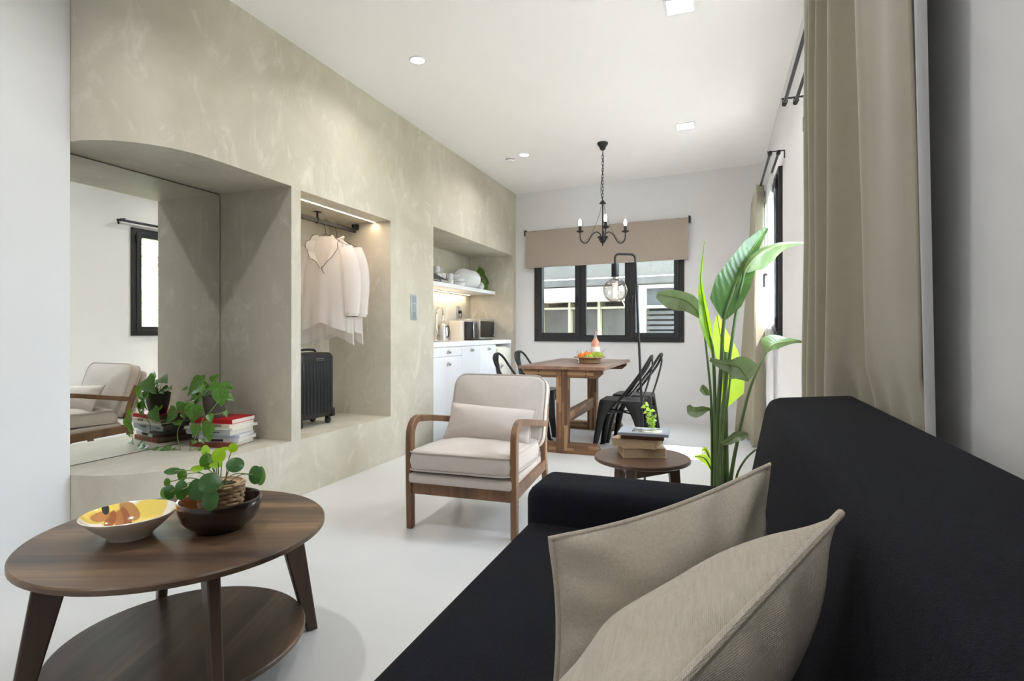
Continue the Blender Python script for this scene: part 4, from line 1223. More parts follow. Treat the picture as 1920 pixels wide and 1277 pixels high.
SHX, SHZ = -2.744, 1.575
t = thing('wall_shelf', 'thick white floating shelf across the kitchen niche', 'shelf', (0, 0, 0))
MB().box(KB, SHX, KY0, KY1, SHZ - 0.042, SHZ).build('board', 'white_lacquer', t, bevel=0.002)
t = thing('shelf_light', 'warm light strip under the white kitchen shelf', 'light strip', (-3.05, 5.64, SHZ - 0.042))
MB().box(-0.014, 0.014, -0.95, 0.95, -0.008, 0.0).build('channel', 'white_lacquer', t)
MB().box(-0.011, 0.011, -0.945, 0.945, -0.0095, -0.007).build('diffuser', 'warm_led', t)
for (nm, loc, ln, pw) in (('kitchen_led', (-3.05, 5.64, SHZ - 0.055), 1.85, 4.5), ('wardrobe_led', (-2.65, 3.36, W1 - 0.012), 1.0, 2.2)):
    d = bpy.data.lights.new(nm, 'AREA'); d.shape = 'RECTANGLE'; d.size = 0.02; d.size_y = ln; d.energy = pw; d.color = (1.0, 0.82, 0.62)
    o = bpy.data.objects.new(nm, d); o.location = loc; COL.objects.link(o)

# crockery on the shelf
t = thing('storage_tin', 'dark grey wedge-shaped tin with pale lettering at the left of the shelf', 'tin', (-2.86, 5.16, SHZ))
MB().prism([(-0.10, 0.0), (0.11, 0.0), (0.11, 0.03), (-0.10, 0.135)], -0.24, 0.24, 'Y').build('body', plain('dark_grey_tin', srgb(70, 68, 68), 0.45), t, bevel=0.003)
lt = MB()
for q in range(6):
    lt.box(0.1095, 0.111, -0.10 + q * 0.022, -0.10 + q * 0.022 + 0.015, 0.012, 0.019)
lt.build('lettering', 'ceramic', t)
MB().box(0.1095, 0.112, 0.06, 0.24, 0.002, 0.028).build('silver_end', 'steel', t)
def mug_mesh(r, h, handle=True):
    m = MB().lathe([(0, 0), (r * 0.72, 0), (r * 0.8, 0.004), (r, h * 0.5), (r, h), (r - 0.004, h), (r - 0.005, h * 0.5), (r * 0.7, 0.008), (0, 0.007)], 24)
    return m
def mug(label, x, y, z, r=0.040, h=0.068):
    t = thing('mug', label, 'mug', (x, y, z), 0, 'white mugs stacked on the kitchen shelf')
    mug_mesh(r, h).build('cup', 'porcelain', t)
    MB().tube(catmull([(r * 0.95, 0, h * 0.85), (r + 0.02, 0, h * 0.8), (r + 0.026, 0, h * 0.5), (r + 0.016, 0, h * 0.25), (r * 0.9, 0, h * 0.2)], 4), 0.0045, 6).build('handle', 'porcelain', t)
mug('white mug set high at the left end of the shelf crockery', -2.93, 5.46, SHZ + 0.126, 0.042, 0.07)
tag(MB().box(-2.985, -2.885, 5.41, 5.515, SHZ, SHZ + 0.126).build('crockery_box', 'porcelain', bevel=0.008), 'small white box behind the dark tin on the shelf', 'box')
for k, (x, y) in enumerate(((-2.93, 5.60), (-2.87, 5.675), (-2.93, 5.72))):
    for j in range(2):
        lab = [['left front lower white mug of the stacked pairs', 'left upper white mug of the stacked pairs'], ['middle lower white mug of the stacked pairs', 'middle upper white mug of the stacked pairs'], ['right lower white mug beside the bowls', 'right upper white mug beside the bowls']][k][j]
        mug(lab, x, y, SHZ + j * 0.0685)
def bowl(label, x, y, z, r, h):
    o = MB().lathe([(0, 0), (r * 0.55, 0), (r * 0.58, 0.006), (r * 0.9, h * 0.35), (r, h), (r - 0.004, h), (r * 0.86, h * 0.4), (0, 0.010)], 28).build('bowl', 'porcelain')
    o.location = (x, y, z)
    tag(o, label, 'bowl', 'white bowls stacked on the kitchen shelf')
bowl('large lower white bowl of the shelf stack', -2.88, 5.93, SHZ, 0.075, 0.055)
bowl('middle white bowl of the shelf stack', -2.88, 5.93, SHZ + 0.045, 0.075, 0.055)
bowl('small top white bowl of the shelf stack', -2.90, 5.885, SHZ + 0.101, 0.055, 0.042)
labs = ['frontmost white dinner plate standing in the rack', 'second white plate from the mugs in the rack', 'third white plate from the mugs in the rack', 'fourth white plate in the rack', 'last white plate in the rack next to the round jar']
for k in range(5):
    m = MB().lathe([(0, 0), (0.065, 0), (0.07, 0.003), (0.115, 0.014), (0.118, 0.017), (0.112, 0.017), (0.07, 0.007), (0, 0.005)], 36)
    m.xform(Matrix.Translation((-2.905, 6.10 + k * 0.062, SHZ + 0.125)) @ Matrix.Rotation(R(40), 4, 'Z') @ Matrix.Rotation(R(-82), 4, 'X'))
    o = m.build('dinner_plate', 'porcelain', smooth=40)
    tag(o, labs[k], 'plate', 'plates standing in the shelf rack')
t = thing('plate_rack', 'thin wire rack holding the standing plates', 'rack', (-2.905, 6.22, SHZ))
m = MB()
for s in (-1, 1):
    m.tube([(s * 0.05, -0.17, 0.006), (s * 0.05, 0.19, 0.006)], 0.003, 6)
m.build('rails', 'steel', t)
for k in range(6):
    MB().tube([(-0.05, -0.15 + k * 0.062, 0.006), (-0.05, -0.15 + k * 0.062, 0.06)], 0.002, 6).build('peg', 'steel', t)
t = thing('white_jar', 'round white vase with pothos cuttings at the end of the shelf', 'vase', (-2.90, 6.56, SHZ))
MB().lathe([(0, 0), (0.035, 0), (0.055, 0.02), (0.066, 0.055), (0.06, 0.09), (0.04, 0.112), (0.03, 0.115), (0.028, 0.11), (0.02, 0.10), (0, 0.10)], 32).build('vase_body', 'porcelain', t)
rnd = random.Random(4)
lm2 = leaf_mesh('shelf_leaf', heart, 0.2, 0.3); lm2.materials.append(leafmat('shelf_pothos_leaf', srgb(52, 92, 36), srgb(104, 146, 62), 0.25))
for (dx, dy, dz, tx, ty, tz) in ((0.02, 0.0, 0.22, 0.04, 0.07, 0.33), (0, -0.04, 0.20, 0.0, -0.15, 0.25), (0.02, -0.03, 0.16, 0.05, -0.12, 0.13), (0.04, 0.05, 0.18, 0.08, 0.16, 0.20), (0.05, 0.08, 0.14, 0.10, 0.165, 0.10), (0.05, 0.04, 0.09, 0.09, 0.09, -0.01), (0.0, 0.03, 0.24, 0.02, -0.04, 0.33), (0.03, 0.0, 0.14, 0.08, 0.02, 0.06), (0.01, 0.06, 0.20, 0.03, 0.15, 0.27), (0.02, -0.05, 0.22, 0.05, -0.10, 0.31)):
    a, b = V(dx, dy, dz), V(tx, ty, tz)
    b = a + (b - a) * 0.85
    put_leaf(lm2, t, a, b, V(0.6 + 0.5 * math.sin(dx * 90 + tz * 30), -0.5, 0.4 + 0.5 * math.cos(ty * 50)), 1.0)
    MB().tube(catmull([(0, 0, 0.10), (dx * 0.6, dy * 0.6, 0.15), a], 4), 0.002, 5).build('stalk', 'stem', t)
MB().tube(catmull([(0.02, 0.01, 0.11), (0.07, 0.05, 0.13), (0.10, 0.10, 0.05), (0.105, 0.13, 0.0)], 5), 0.002, 5).build('vine', 'stem', t)

# ------------------------------------------------------------------ ceiling fittings
def downlight(label, x, y, square=False, power=26.0, lit=True):
    t = thing('downlight', label, 'ceiling light', (x, y, CEIL), 0, 'recessed ceiling lights')
    if square:
        m = MB()
        for (a, b, c, d) in ((-0.085, -0.07, -0.085, 0.085), (0.07, 0.085, -0.085, 0.085), (-0.07, 0.07, -0.085, -0.07), (-0.07, 0.07, 0.07, 0.085)):
            m.box(a, b, c, d, -0.006, 0.0)
        m.build('trim', 'white_lacquer', t)
        MB().box(-0.07, 0.07, -0.07, 0.07, -0.003, 0.0).build('diffuser', 'lamp_white', t)
    else:
        MB().lathe([(0.045, 0.0), (0.055, 0.0), (0.055, -0.004), (0.047, -0.007), (0.044, -0.004), (0.045, 0.0)], 32).build('trim', 'white_lacquer', t)
        MB().lathe([(0, -0.002), (0.045, -0.002)], 32).build('diffuser', 'lamp_white', t)
    d = bpy.data.lights.new('downlight_lamp', 'AREA'); d.shape = 'DISK'; d.size = 0.10; d.energy = power; d.color = (1.0, 0.985, 0.965); d.spread = R(150)
    o = bpy.data.objects.new('downlight_lamp', d); o.location = (0, 0, -0.012); o.parent = t; COL.objects.link(o)
M['lamp_white'] = emit('lamp_white', (1.0, 0.96, 0.9, 1), 12.0)
PW = 7.0
downlight('round recessed ceiling light above the wardrobe niche', -1.875, 3.229, power=PW)
downlight('round recessed ceiling light beside the smoke detector', -1.859, 5.342, power=PW)
downlight('glowing ceiling square standing in for the sun patch above the far window corner', -0.271, 5.09, True, power=PW)  # both glowing squares stand in for sun patches on the ceiling
downlight('glowing ceiling square standing in for the sun patch at the top edge of the view', -0.199, 3.199, True, power=PW)
downlight('fill lamp added above the coffee table, outside the view', -1.875, 1.2, power=PW * 1.7)  # this and the next three: unseen lamps added to fill the near room
downlight('fill lamp added above the sofa, outside the view', -0.23, 1.2, power=PW * 0.7)
downlight('fill lamp added behind the viewpoint on the left', -1.875, -0.7, power=PW * 1.2)
downlight('fill lamp added behind the viewpoint on the right', -0.23, -0.7, power=PW * 0.6)
t = thing('smoke_detector', 'small white round smoke detector on the ceiling', 'smoke detector', (-2.022, 5.374, CEIL))
MB().lathe([(0, 0), (0.052, 0), (0.052, -0.012), (0.046, -0.020), (0.044, -0.034), (0.034, -0.044), (0, -0.046)], 32).build('housing', 'white_lacquer', t)
for k in range(7):
    a = R(-150 + k * 22)
    MB().box(-0.006, 0.006, -0.002, 0.002, -0.031, -0.024).xform(Matrix.Rotation(a + R(90), 4, 'Z') @ Matrix.Translation((0, -0.0445, 0))).build('vent', 'rubber', t)

t = thing('chandelier', 'black three-arm candle chandelier hanging from a chain', 'chandelier', (-1.038, 5.27, CEIL))
MB().lathe([(0, 0), (0.05, 0), (0.052, -0.008), (0.046, -0.022), (0.032, -0.04), (0.026, -0.06), (0.014, -0.072), (0, -0.074)], 28).build('ceiling_rose', 'black_metal', t)
nl, top, bot = 15, -0.09, -0.55
for k in range(nl):
    zc = top + (bot - top) * (k + 0.5) / nl
    hh = 0.021
    pts = []
    for q in range(12):
        a = 2 * math.pi * q / 12
        x, z_ = 0.008 * math.cos(a), hh * math.sin(a)
        pts.append((x, 0, zc + z_) if k % 2 else (0, x, zc + z_))
    MB().tube(pts, 0.0022, 6, closed=True).build('chain_link', 'black_metal', t)
MB().tube(catmull([(0, 0, -0.07), (0.006, 0, -0.2), (-0.012, 0.004, -0.36), (-0.016, 0, -0.47), (0, 0, -0.56)], 6), 0.003, 6).build('cable', 'black_metal', t)
MB().lathe([(0, -0.548), (0.008, -0.55), (0.02, -0.566), (0.032, -0.58), (0.032, -0.584), (0, -0.584)], 20).build('upper_cap', 'black_metal', t)
MB().tube([(0, 0, -0.58), (0, 0, -0.95)], 0.006, 8).build('stem', 'black_metal', t)
MB().lathe([(0, -0.90), (0.052, -0.900), (0.054, -0.905), (0.04, -0.915), (0.032, -0.935), (0.024, -0.952), (0.008, -0.965), (0.006, -0.975), (0.009, -0.982), (0, -0.990)], 24).build('hub', 'black_metal', t)
M['candle_glow'] = emit('candle_bulb_glow', (1.0, 0.83, 0.62, 1), 14.0)
for ang in (R(200), R(20 + 0), R(-72)):
    ca_, sa_ = math.cos(ang), math.sin(ang)
    P = lambda r, z: (ca_ * r, sa_ * r, z)
    arm = MB().tube(catmull([P(0.018, -0.905), P(0.025, -0.875), P(0.06, -0.855), P(0.10, -0.88), P(0.14, -0.945), P(0.175, -0.962), P(0.21, -0.935), P(0.217, -0.88), P(0.217, -0.855)], 6), 0.0055, 8).build('arm', 'black_metal', t)
    MB().lathe([(0, -0.862), (0.012, -0.862), (0.030, -0.853), (0.036, -0.845), (0.034, -0.845), (0.012, -0.855), (0, -0.855)], 20, c=P(0.217, 0)).build('drip_pan', 'black_metal', arm)
    MB().cyl(P(0.217, -0.853), 0.0145, 0.055, 14).build('candle_sleeve', 'black_metal', arm)
    MB().lathe([(0, -0.798), (0.009, -0.797), (0.016, -0.775), (0.013, -0.752), (0.006, -0.735), (0, -0.728)], 14, c=P(0.217, 0)).build('candle_bulb', 'candle_glow', arm)
    MB().tube(catmull([P(0.01, -0.584), P(0.03, -0.68), P(0.09, -0.84), P(0.15, -0.93), P(0.19, -0.945), P(0.21, -0.92)], 6), 0.0017, 5).build('stay_wire', 'black_metal', arm)

# ------------------------------------------------------------------ roller blind over the end window
t = thing('roller_blind', 'half-lowered taupe roller blind above the end window', 'blind', (-2.333, yb(-2.333), 0), BANG)
bl = (2.333 - 0.309) / BK
MB().box(0.0, bl, -0.062, -0.060, 1.885, 2.335).build('cloth', 'blind', t)
MB().tube([(0.0, -0.04, 2.325), (bl, -0.04, 2.325)], 0.021, 16).build('roller', 'blind', t)
MB().box(0.0, bl, -0.066, -0.056, 1.868, 1.892).build('hem_bar', 'blind', t, bevel=0.003)
for x0 in (-0.018, bl):
    MB().box(x0, x0 + 0.018, -0.066, 0.0, 2.285, 2.362).build('bracket', 'black_metal', t, bevel=0.004)

# ------------------------------------------------------------------ dining table
TX, TY0, TY1, TZ = -1.266, 4.57, 5.99, 0.752
t = thing('dining_table', 'acacia trestle dining table by the end window', 'table', (TX, (TY0 + TY1) / 2, 0))
hl = (TY1 - TY0) / 2
pw = 0.765 / 5
for k in range(5):
    MB().box(-0.3825 + k * pw + 0.001, -0.3825 + (k + 1) * pw - 0.001, -hl, hl, TZ - 0.026, TZ).build('plank', wood('acacia_plank_%d' % k, srgb(100 + 8 * (k % 3), 72 + 5 * (k % 2), 58), srgb(132 + 10 * (k % 2), 102, 84), srgb(162, 130, 108), scale=1.2 + 0.1 * k, rough=0.32, axis='Y'), t, bevel=0.0015)
for s in (-1, 1):
    y = s * (hl - 0.10)
    # post of two laminated halves, foot and upper bearer with cut corners
    for u in (-1, 1):
        MB().box(0.001 if u > 0 else -0.049, 0.049 if u > 0 else -0.001, y - 0.055, y + 0.055, 0.0, TZ - 0.027).build('post', 'acacia_z', t, bevel=0.002)
    MB().prism([(-0.31, 0.0), (0.30, 0.0), (0.33, 0.03), (0.30, 0.085), (-0.30, 0.085), (-0.33, 0.03)], y - 0.045, y + 0.045, 'Y').build('foot', 'acacia_x', t, bevel=0.002)
    MB().prism([(-0.31, TZ - 0.10), (0.31, TZ - 0.10), (0.355, TZ - 0.06), (0.355, TZ - 0.027), (-0.355, TZ - 0.027), (-0.355, TZ - 0.06)], y + 0.02 * s - 0.022, y + 0.02 * s + 0.022, 'Y').build('bearer', 'acacia_x', t, bevel=0.002)
    m = MB()
    for x in (-0.21, 0.21):
        for z in (TZ - 0.05, TZ - 0.078):
            m.cyl((x, y + 0.02 * s - 0.0235 if s < 0 else y + 0.02 * s + 0.0205, z), 0.006, 0.003, 10, 'Y')
    m.build('bolt_heads', 'black_metal', t)
MB().box(-0.022, 0.022, -hl + 0.15, hl - 0.15, 0.24, 0.345).build('stretcher', 'acacia_y', t, bevel=0.002)

# ------------------------------------------------------------------ steel café chairs
def make_chair():
    t = thing('metal_chair', '', 'chair', (0, 0, 0))
    S = 0.178
    b = pillow_box(2 * S, 2 * S, 0.024, rc=0.045, r=0.010, puff=-0.004)
    b.xform(Matrix.Translation((0, 0, 0.445)))
    b.build('seat', 'chair_metal', t)
    for sx in (-1, 1):
        for sy in (-1, 1):
            m = MB()
            top = V(sx * (S - 0.006), sy * (S - 0.006), 0.438)
            foot = V(sx * (S + 0.052), sy * (S + 0.030), 0.0)
            n = 16
            def edge(z):
                k = z / 0.438
                return foot + (top - foot) * k
            def width(z):
                k = max(0.0, (z - 0.20) / 0.238)
                return 0.034 + 0.045 * (z / 0.438) + 0.088 * (1 - math.sqrt(max(0, 1 - k * k)))
            for ax in (0, 1):
                vs = []
                for i in range(n + 1):
                    z = 0.438 * (1 - (1 - i / n) ** 1.6)
                    e = edge(z)
                    wd = width(z)
                    inner = e.copy()
                    inner[ax] -= (sx if ax == 0 else sy) * wd
                    mid = (e + inner) / 2
                    mid[1 - ax] += (sy if ax == 0 else sx) * 0.004
                    vs += [e, mid, inner]
                fs = []
                for i in range(n):
                    for c_ in range(2):
                        fs.append((i * 3 + c_, i * 3 + c_ + 1, i * 3 + 4 + c_, i * 3 + 3 + c_))
                m.add(vs, fs)
            m.build('leg', 'chair_metal', t, solid=0.004, recalc=False, smooth=40)
            MB().box(foot.x - 0.014, foot.x + 0.014, foot.y - 0.014, foot.y + 0.014, 0, 0.008).build('foot_cap', 'rubber', t)
    for sg in (-1, 1):
        MB().tube([(-0.17, sg * 0.17, 0.335), (0, sg * 0.02, 0.345), (0.17, -sg * 0.17 * -1, 0.335)], 0.007, 6).build('brace', 'black_metal', t)
    hoop = catmull([(0.015, -0.183, 0.440), (-0.07, -0.180, 0.55), (-0.180, -0.172, 0.70), (-0.230, -0.145, 0.785), (-0.250, -0.085, 0.828), (-0.254, 0, 0.840), (-0.250, 0.085, 0.828), (-0.230, 0.145, 0.785), (-0.180, 0.172, 0.70), (-0.07, 0.180, 0.55), (0.015, 0.183, 0.440)], 6)
    MB().tube(hoop, 0.0115, 10).build('back_hoop', 'chair_metal', t)
    def splat(a, b):
        z = 0.445 + b * 0.39
        x = -0.172 - 0.082 * min(1, b * 1.2) ** 1.1 - 0.012 * math.sin(b * math.pi)
        wd = 0.062 - 0.014 * b
        return (x - 0.006 * (1 - (2 * a - 1) ** 2), (a * 2 - 1) * wd, z)
    so = MB().grid(splat, 7, 14).build('back_splat', 'chair_metal', t, solid=0.004, recalc=False)
    MB().tube([(-0.252, -0.022, 0.735), (-0.2525, 0.0, 0.739), (-0.252, 0.022, 0.735)], 0.003, 6).build('embossed_grip', 'chair_metal', so)
    return t
ch = make_chair()
ch.location = (-0.795, 4.93, 0); ch.rotation_euler = (0, 0, R(180)); 
tag(ch, 'black steel chair on the window-curtain side of the table, nearer the camera', 'chair', 'steel chairs around the dining table')
copy_tree(ch, None, (-0.760, 5.40, 0), R(178), 'black steel chair on the curtain side of the table, nearer the end window')
copy_tree(ch, None, (-1.735, 4.93, 0), R(2), 'black steel chair on the kitchen side of the table, nearer the armchair')
copy_tree(ch, None, (-1.735, 5.52, 0), R(-3), 'black steel chair on the kitchen side of the table, nearer the end window')

# ------------------------------------------------------------------ on the dining table
t = thing('fruit_basket', 'shallow woven basket with a wide rim on the dining table', 'basket', (-1.14, 5.16, TZ))
MB().lathe([(0, 0.004), (0.088, 0.004), (0.096, 0.042), (0.146, 0.056), (0.148, 0.060), (0.10, 0.048), (0.084, 0.010), (0, 0.009)], 40).build('basket_body', 'wicker', t)
m = MB()
for j in range(4):
    z = 0.008 + j * 0.0105
    r0 = 0.0895 + 0.007 * z / 0.042
    m.tube([((r0 + 0.0025 * math.cos(k * math.pi + j * math.pi)) * math.cos(2 * math.pi * k / 44), (r0 + 0.0025 * math.cos(k * math.pi + j * math.pi)) * math.sin(2 * math.pi * k / 44), z) for k in range(44)], 0.0055, 6, closed=True)
m.build('woven_strands', 'wicker', t)
MB().tube([(0.147 * math.cos(a), 0.147 * math.sin(a), 0.058) for a in [2 * math.pi * k / 40 for k in range(40)]], 0.005, 6, closed=True).build('rim', 'wicker', t)
M['orange'] = plain('orange_peel', srgb(226, 120, 34), 0.45, var=0.1, vscale=30, bump=0.15, bscale=160)
def orange(label, x, y, z, r):
    t = thing('orange', label, 'orange', (x, y, z), 0, 'oranges in the fruit basket')
    MB().ball((0, 0, 0), r, 20, 12, 0.94).build('fruit', 'orange', t)
    MB().cyl((0, 0, r * 0.92), 0.004, 0.004, 8).build('stem_end', 'stem_dark', t)
BX, BY, BZ = -1.14, 5.16, TZ - 0.026
orange('leftmost orange at the rim of the fruit basket', BX - 0.075, BY - 0.035, BZ + 0.092, 0.032)
orange('middle orange raised above the others in the basket', BX - 0.028, BY + 0.0, BZ + 0.104, 0.034)
orange('rear orange half hidden behind the grapes', BX + 0.005, BY + 0.058, BZ + 0.100, 0.030)
orange('low orange buried under the middle one', BX - 0.055, BY + 0.055, BZ + 0.072, 0.032)
t = thing('grape_bunch', 'bunch of green grapes heaped in the fruit basket', 'grapes', (BX + 0.05, BY - 0.01, BZ + 0.07))
M['grape'] = plain('green_grape_skin', srgb(158, 178, 58), 0.28, var=0.15, vscale=20)
gm = MB().ball((0, 0, 0), 0.0115, 10, 7, 1.1).mesh('grape'); gm.materials.append(M['grape'])
rnd = random.Random(2)
k = 0
for (cx, cy, cz, rr, n) in ((0.02, 0.0, 0.025, 0.042, 46), (-0.045, -0.035, 0.008, 0.032, 24)):
    for i in range(n):
        a, b = 2.39996 * i, 1 - (i + 0.5) / n * 1.25
        s = math.sqrt(max(0, 1 - b * b))
        o = bpy.data.objects.new('grape', gm); COL.objects.link(o); o.parent = t
        o.location = (cx + math.cos(a) * s * rr * 1.25, cy + math.sin(a) * s * rr, cz + b * rr * 0.75)
MB().tube(catmull([(0.055, 0, 0.045), (0.075, 0.0, 0.065), (0.092, 0.0, 0.086)], 4), [0.002] * 8 + [0.004], 6).build('stalk', 'stem_dark', t)
M['clear_glass'] = glassmat('clear_glass')
def stemless(label, x, y):
    o = MB().lathe([(0, 0.0), (0.028, 0.0), (0.04, 0.012), (0.046, 0.045), (0.042, 0.08), (0.033, 0.115), (0.0315, 0.115), (0.0405, 0.08), (0.0445, 0.045), (0.038, 0.016), (0, 0.012)], 32).build('wine_glass', 'clear_glass')
    o.location = (x, y, TZ)
    tag(o, label, 'glass', 'stemless glasses behind the fruit basket')
stemless('stemless glass standing behind the oranges', -1.27, 5.34)
stemless('stemless glass half hidden beside the bottle', -1.20, 5.43)
t = thing('wine_bottle', 'clear bottle of rose wine with a white label behind the basket', 'bottle', (-1.135, 5.40, TZ))
MB().lathe([(0, 0.004), (0.034, 0.0), (0.0405, 0.006), (0.041, 0.175), (0.037, 0.198), (0.022, 0.222), (0.0140, 0.240), (0.0135, 0.285), (0.0155, 0.288), (0.0155, 0.298), (0.012, 0.30), (0, 0.30)], 32).build('glass_body', plain('rose_wine_in_glass', srgb(222, 158, 130), 0.08, coat=0.6), t)
MB().lathe([(0.0415, 0.05), (0.0418, 0.15), (0.0412, 0.151), (0.041, 0.05), (0.0415, 0.05)], 32).build('label_band', plain('wine_label', srgb(236, 226, 222), 0.6), t)
MB().lathe([(0.0142, 0.235), (0.0146, 0.30), (0.0, 0.302)], 20).build('foil_cap', 'steel', t)

# ------------------------------------------------------------------ floor lamp with globe bulb
LB = V(-0.398, 3.33, 0)
t = thing('floor_lamp', 'slender black floor lamp with a clear globe filament bulb', 'lamp', LB)
lean = V(-0.060, -0.022, 1.0)
MB().lathe([(0, 0), (0.125, 0), (0.125, 0.012), (0.12, 0.016), (0.012, 0.018), (0, 0.018)], 36).build('base', 'black_metal', t)
P0 = V(0, 0, 0.016)
def LP(side, z):
    return V(lean.x * z / 1.5, lean.y * z / 1.5, z) + V(-0.937, -0.349, 0) * side
pole = [LP(0, 0.016), LP(0, 0.75), LP(0, 1.48)] + [LP(0.026 - 0.026 * math.cos(R(a)), 1.48 + 0.026 * math.sin(R(a))) for a in (30, 60, 90)] + [LP(0.095, 1.508)] + [LP(0.095 + 0.026 * math.sin(R(a)), 1.482 + 0.026 * math.cos(R(a))) for a in (0, 30, 60, 90)] + [LP(0.121, 1.45)]
MB().tube(pole, 0.0072, 10).build('pole', 'black_metal', t)
hp = LP(0.121, 1.45)
so = MB().lathe([(0, 0), (0.021, 0), (0.022, -0.004), (0.022, -0.074), (0.020, -0.078), (0, -0.078)], 24, c=hp).build('lamp_holder', 'black_metal', t)
MB().cyl(hp + V(0, 0, -0.09), 0.0165, 0.013, 20).build('bulb_cap', 'steel', t)
gc = hp + V(0, 0, -0.157)
bulb = MB().ball(gc, 0.071, 32, 20).build('globe_bulb', panemat('bulb_glass', (0.70, 0.66, 0.64, 1), refl=0.25, rim=(0.20, 0.19, 0.19, 1)), t)
fil = []
for k in range(90):
    a = k * 0.62
    zz = 0.045 - k * 0.00098
    r = 0.012 + 0.003 * math.sin(k * 0.14)
    fil.append(gc + V(math.cos(a) * r, math.sin(a) * r, zz))
M['filament'] = emit('glowing_filament', (1.0, 0.66, 0.42, 1), 9.0)
MB().tube(fil, 0.0016, 5).build('filament', 'filament', bulb)
MB().tube([gc + V(0, 0, 0.065), gc + V(0, 0, 0.04)], 0.008, 10).build('filament_mount', 'clear_glass', bulb)

# ------------------------------------------------------------------ round side table and its books
t = thing('side_table', 'round walnut side table beside the sofa arm', 'table', (-0.345, 2.715, 0))
MB().lathe([(0, 0.430), (0.221, 0.430), (0.226, 0.434), (0.226, 0.446), (0.223, 0.450), (0, 0.450)], 64).build('tabletop', wood('side_table_walnut', srgb(78, 56, 44), srgb(104, 78, 62), srgb(128, 98, 78), scale=1.1, rough=0.35, axis='X'), t, smooth=30)
for a in (R(20), R(140), R(260)):
    rad, tan = V(math.cos(a), math.sin(a), 0), V(-math.sin(a), math.cos(a), 0)
    def rg(r0, r1, z, hw):
        return [rad * r0 - tan * hw + V(0, 0, z), rad * r1 - tan * hw + V(0, 0, z), rad * r1 + tan * hw + V(0, 0, z), rad * r0 + tan * hw + V(0, 0, z)]
    MB().hexa(rg(0.165, 0.205, 0.0, 0.018), rg(0.125, 0.175, 0.431, 0.02)).build('leg', 'walnut_leg', t, bevel=0.004)
for k, a in enumerate((R(20), R(140), R(260))):
    b = a + R(120)
    p, q = V(math.cos(a), math.sin(a), 0) * 0.15, V(math.cos(b), math.sin(b), 0) * 0.15
    d = (q - p).normalized(); nn = V(-d.y, d.x, 0) * 0.010
    MB().hexa([p - nn + V(0, 0, 0.375), q - nn + V(0, 0, 0.375), q + nn + V(0, 0, 0.375), p + nn + V(0, 0, 0.375)], [p - nn + V(0, 0, 0.43), q - nn + V(0, 0, 0.43), q + nn + V(0, 0, 0.43), p + nn + V(0, 0, 0.43)]).build('apron', 'walnut_leg', t)
kraft = cov('kraft_cover', (190, 166, 136), 0.6)
zz = 0.45
book('book', 'thick kraft-coloured book at the bottom of the side table stack', (-0.352, 2.752, zz), R(20 + 180), 0.205, 0.15, 0.045, kraft, 'page_kraft', 'books on the side table'); zz += 0.045
book('book', 'thick kraft book skewed to the left, second from the bottom on the side table', (-0.372, 2.752, zz), R(-8 + 180), 0.215, 0.15, 0.038, kraft, 'page_kraft', 'books on the side table'); zz += 0.038
book('book', 'brown book under the grey picture book on the side table', (-0.345, 2.76, zz), R(4), 0.20, 0.145, 0.022, cov('brown_cover', (112, 76, 48), 0.6), 'page_kraft', 'books on the side table'); zz += 0.022
b = book('book', 'grey picture book on top of the side table stack', (-0.338, 2.75, zz), R(2), 0.235, 0.175, 0.014, cov('grey_cover', (150, 156, 166), 0.3), 'page', 'books on the side table')
pn = NT('cover_photo'); c = pn.coords(scale=(1, 1, 1)); nz = pn.n('ShaderNodeTexNoise', Scale=22.0, Detail=4.0); pn.l(c, 'Vector', nz, 'Vector')
r = pn.ramp([(0.35, srgb(60, 58, 60)), (0.5, srgb(140, 136, 130)), (0.62, srgb(214, 206, 196))]); pn.l(nz, 'Fac', r, 'Fac'); pn.l(r, 'Color', pn.p, 'Base Color'); pn.p.inputs['Roughness'].default_value = 0.25
MB().box(-0.058, 0.085, -0.06, 0.055, 0.0137, 0.0145).build('cover_border', 'ceramic', b)
MB().box(-0.055, 0.082, -0.057, 0.052, 0.0144, 0.0150).build('cover_photo', pn.m, b)
t = thing('ivy_vase', 'small glass vase with a sprig of ivy behind the side table books', 'plant', (-0.318, 2.868, 0.45))
MB().lathe([(0, 0), (0.026, 0), (0.030, 0.01), (0.028, 0.06), (0.014, 0.085), (0.015, 0.105), (0.0135, 0.105), (0.0125, 0.085), (0.026, 0.06), (0.027, 0.012), (0, 0.008)], 24).build('vase', 'clear_glass', t)
ivy = leaf_mesh('ivy_leaf', heart, 0.2, 0.2, n=6, cols=5); ivy.materials.append(leafmat('ivy_leaf', srgb(96, 132, 44), srgb(168, 196, 90), 0.4))
rnd = random.Random(11)
tops = [(-0.03, 0.0, 0.235), (0.0, 0.01, 0.20), (0.02, 0, 0.19), (0.01, -0.01, 0.165)]
for k, tp in enumerate(tops):
    MB().tube(catmull([(0, 0, 0.03), (tp[0] * 0.3, tp[1], 0.10), tp], 5), 0.0014, 5).build('stem', 'stem_dark', t)
for i in range(30):
    tp = V(*tops[i % 4]); k = 0.45 + 0.55 * ((i // 4) / 7)
    a = V(tp.x * k, tp.y * k, 0.06 + (tp.z - 0.06) * k)
    d = V(rnd.uniform(-1, 1), rnd.uniform(-1, 0.4), rnd.uniform(-0.5, 0.6)).normalized()
    put_leaf(ivy, t, a, a + d * rnd.uniform(0.020, 0.03), V(0.1, -0.7, 0.6))

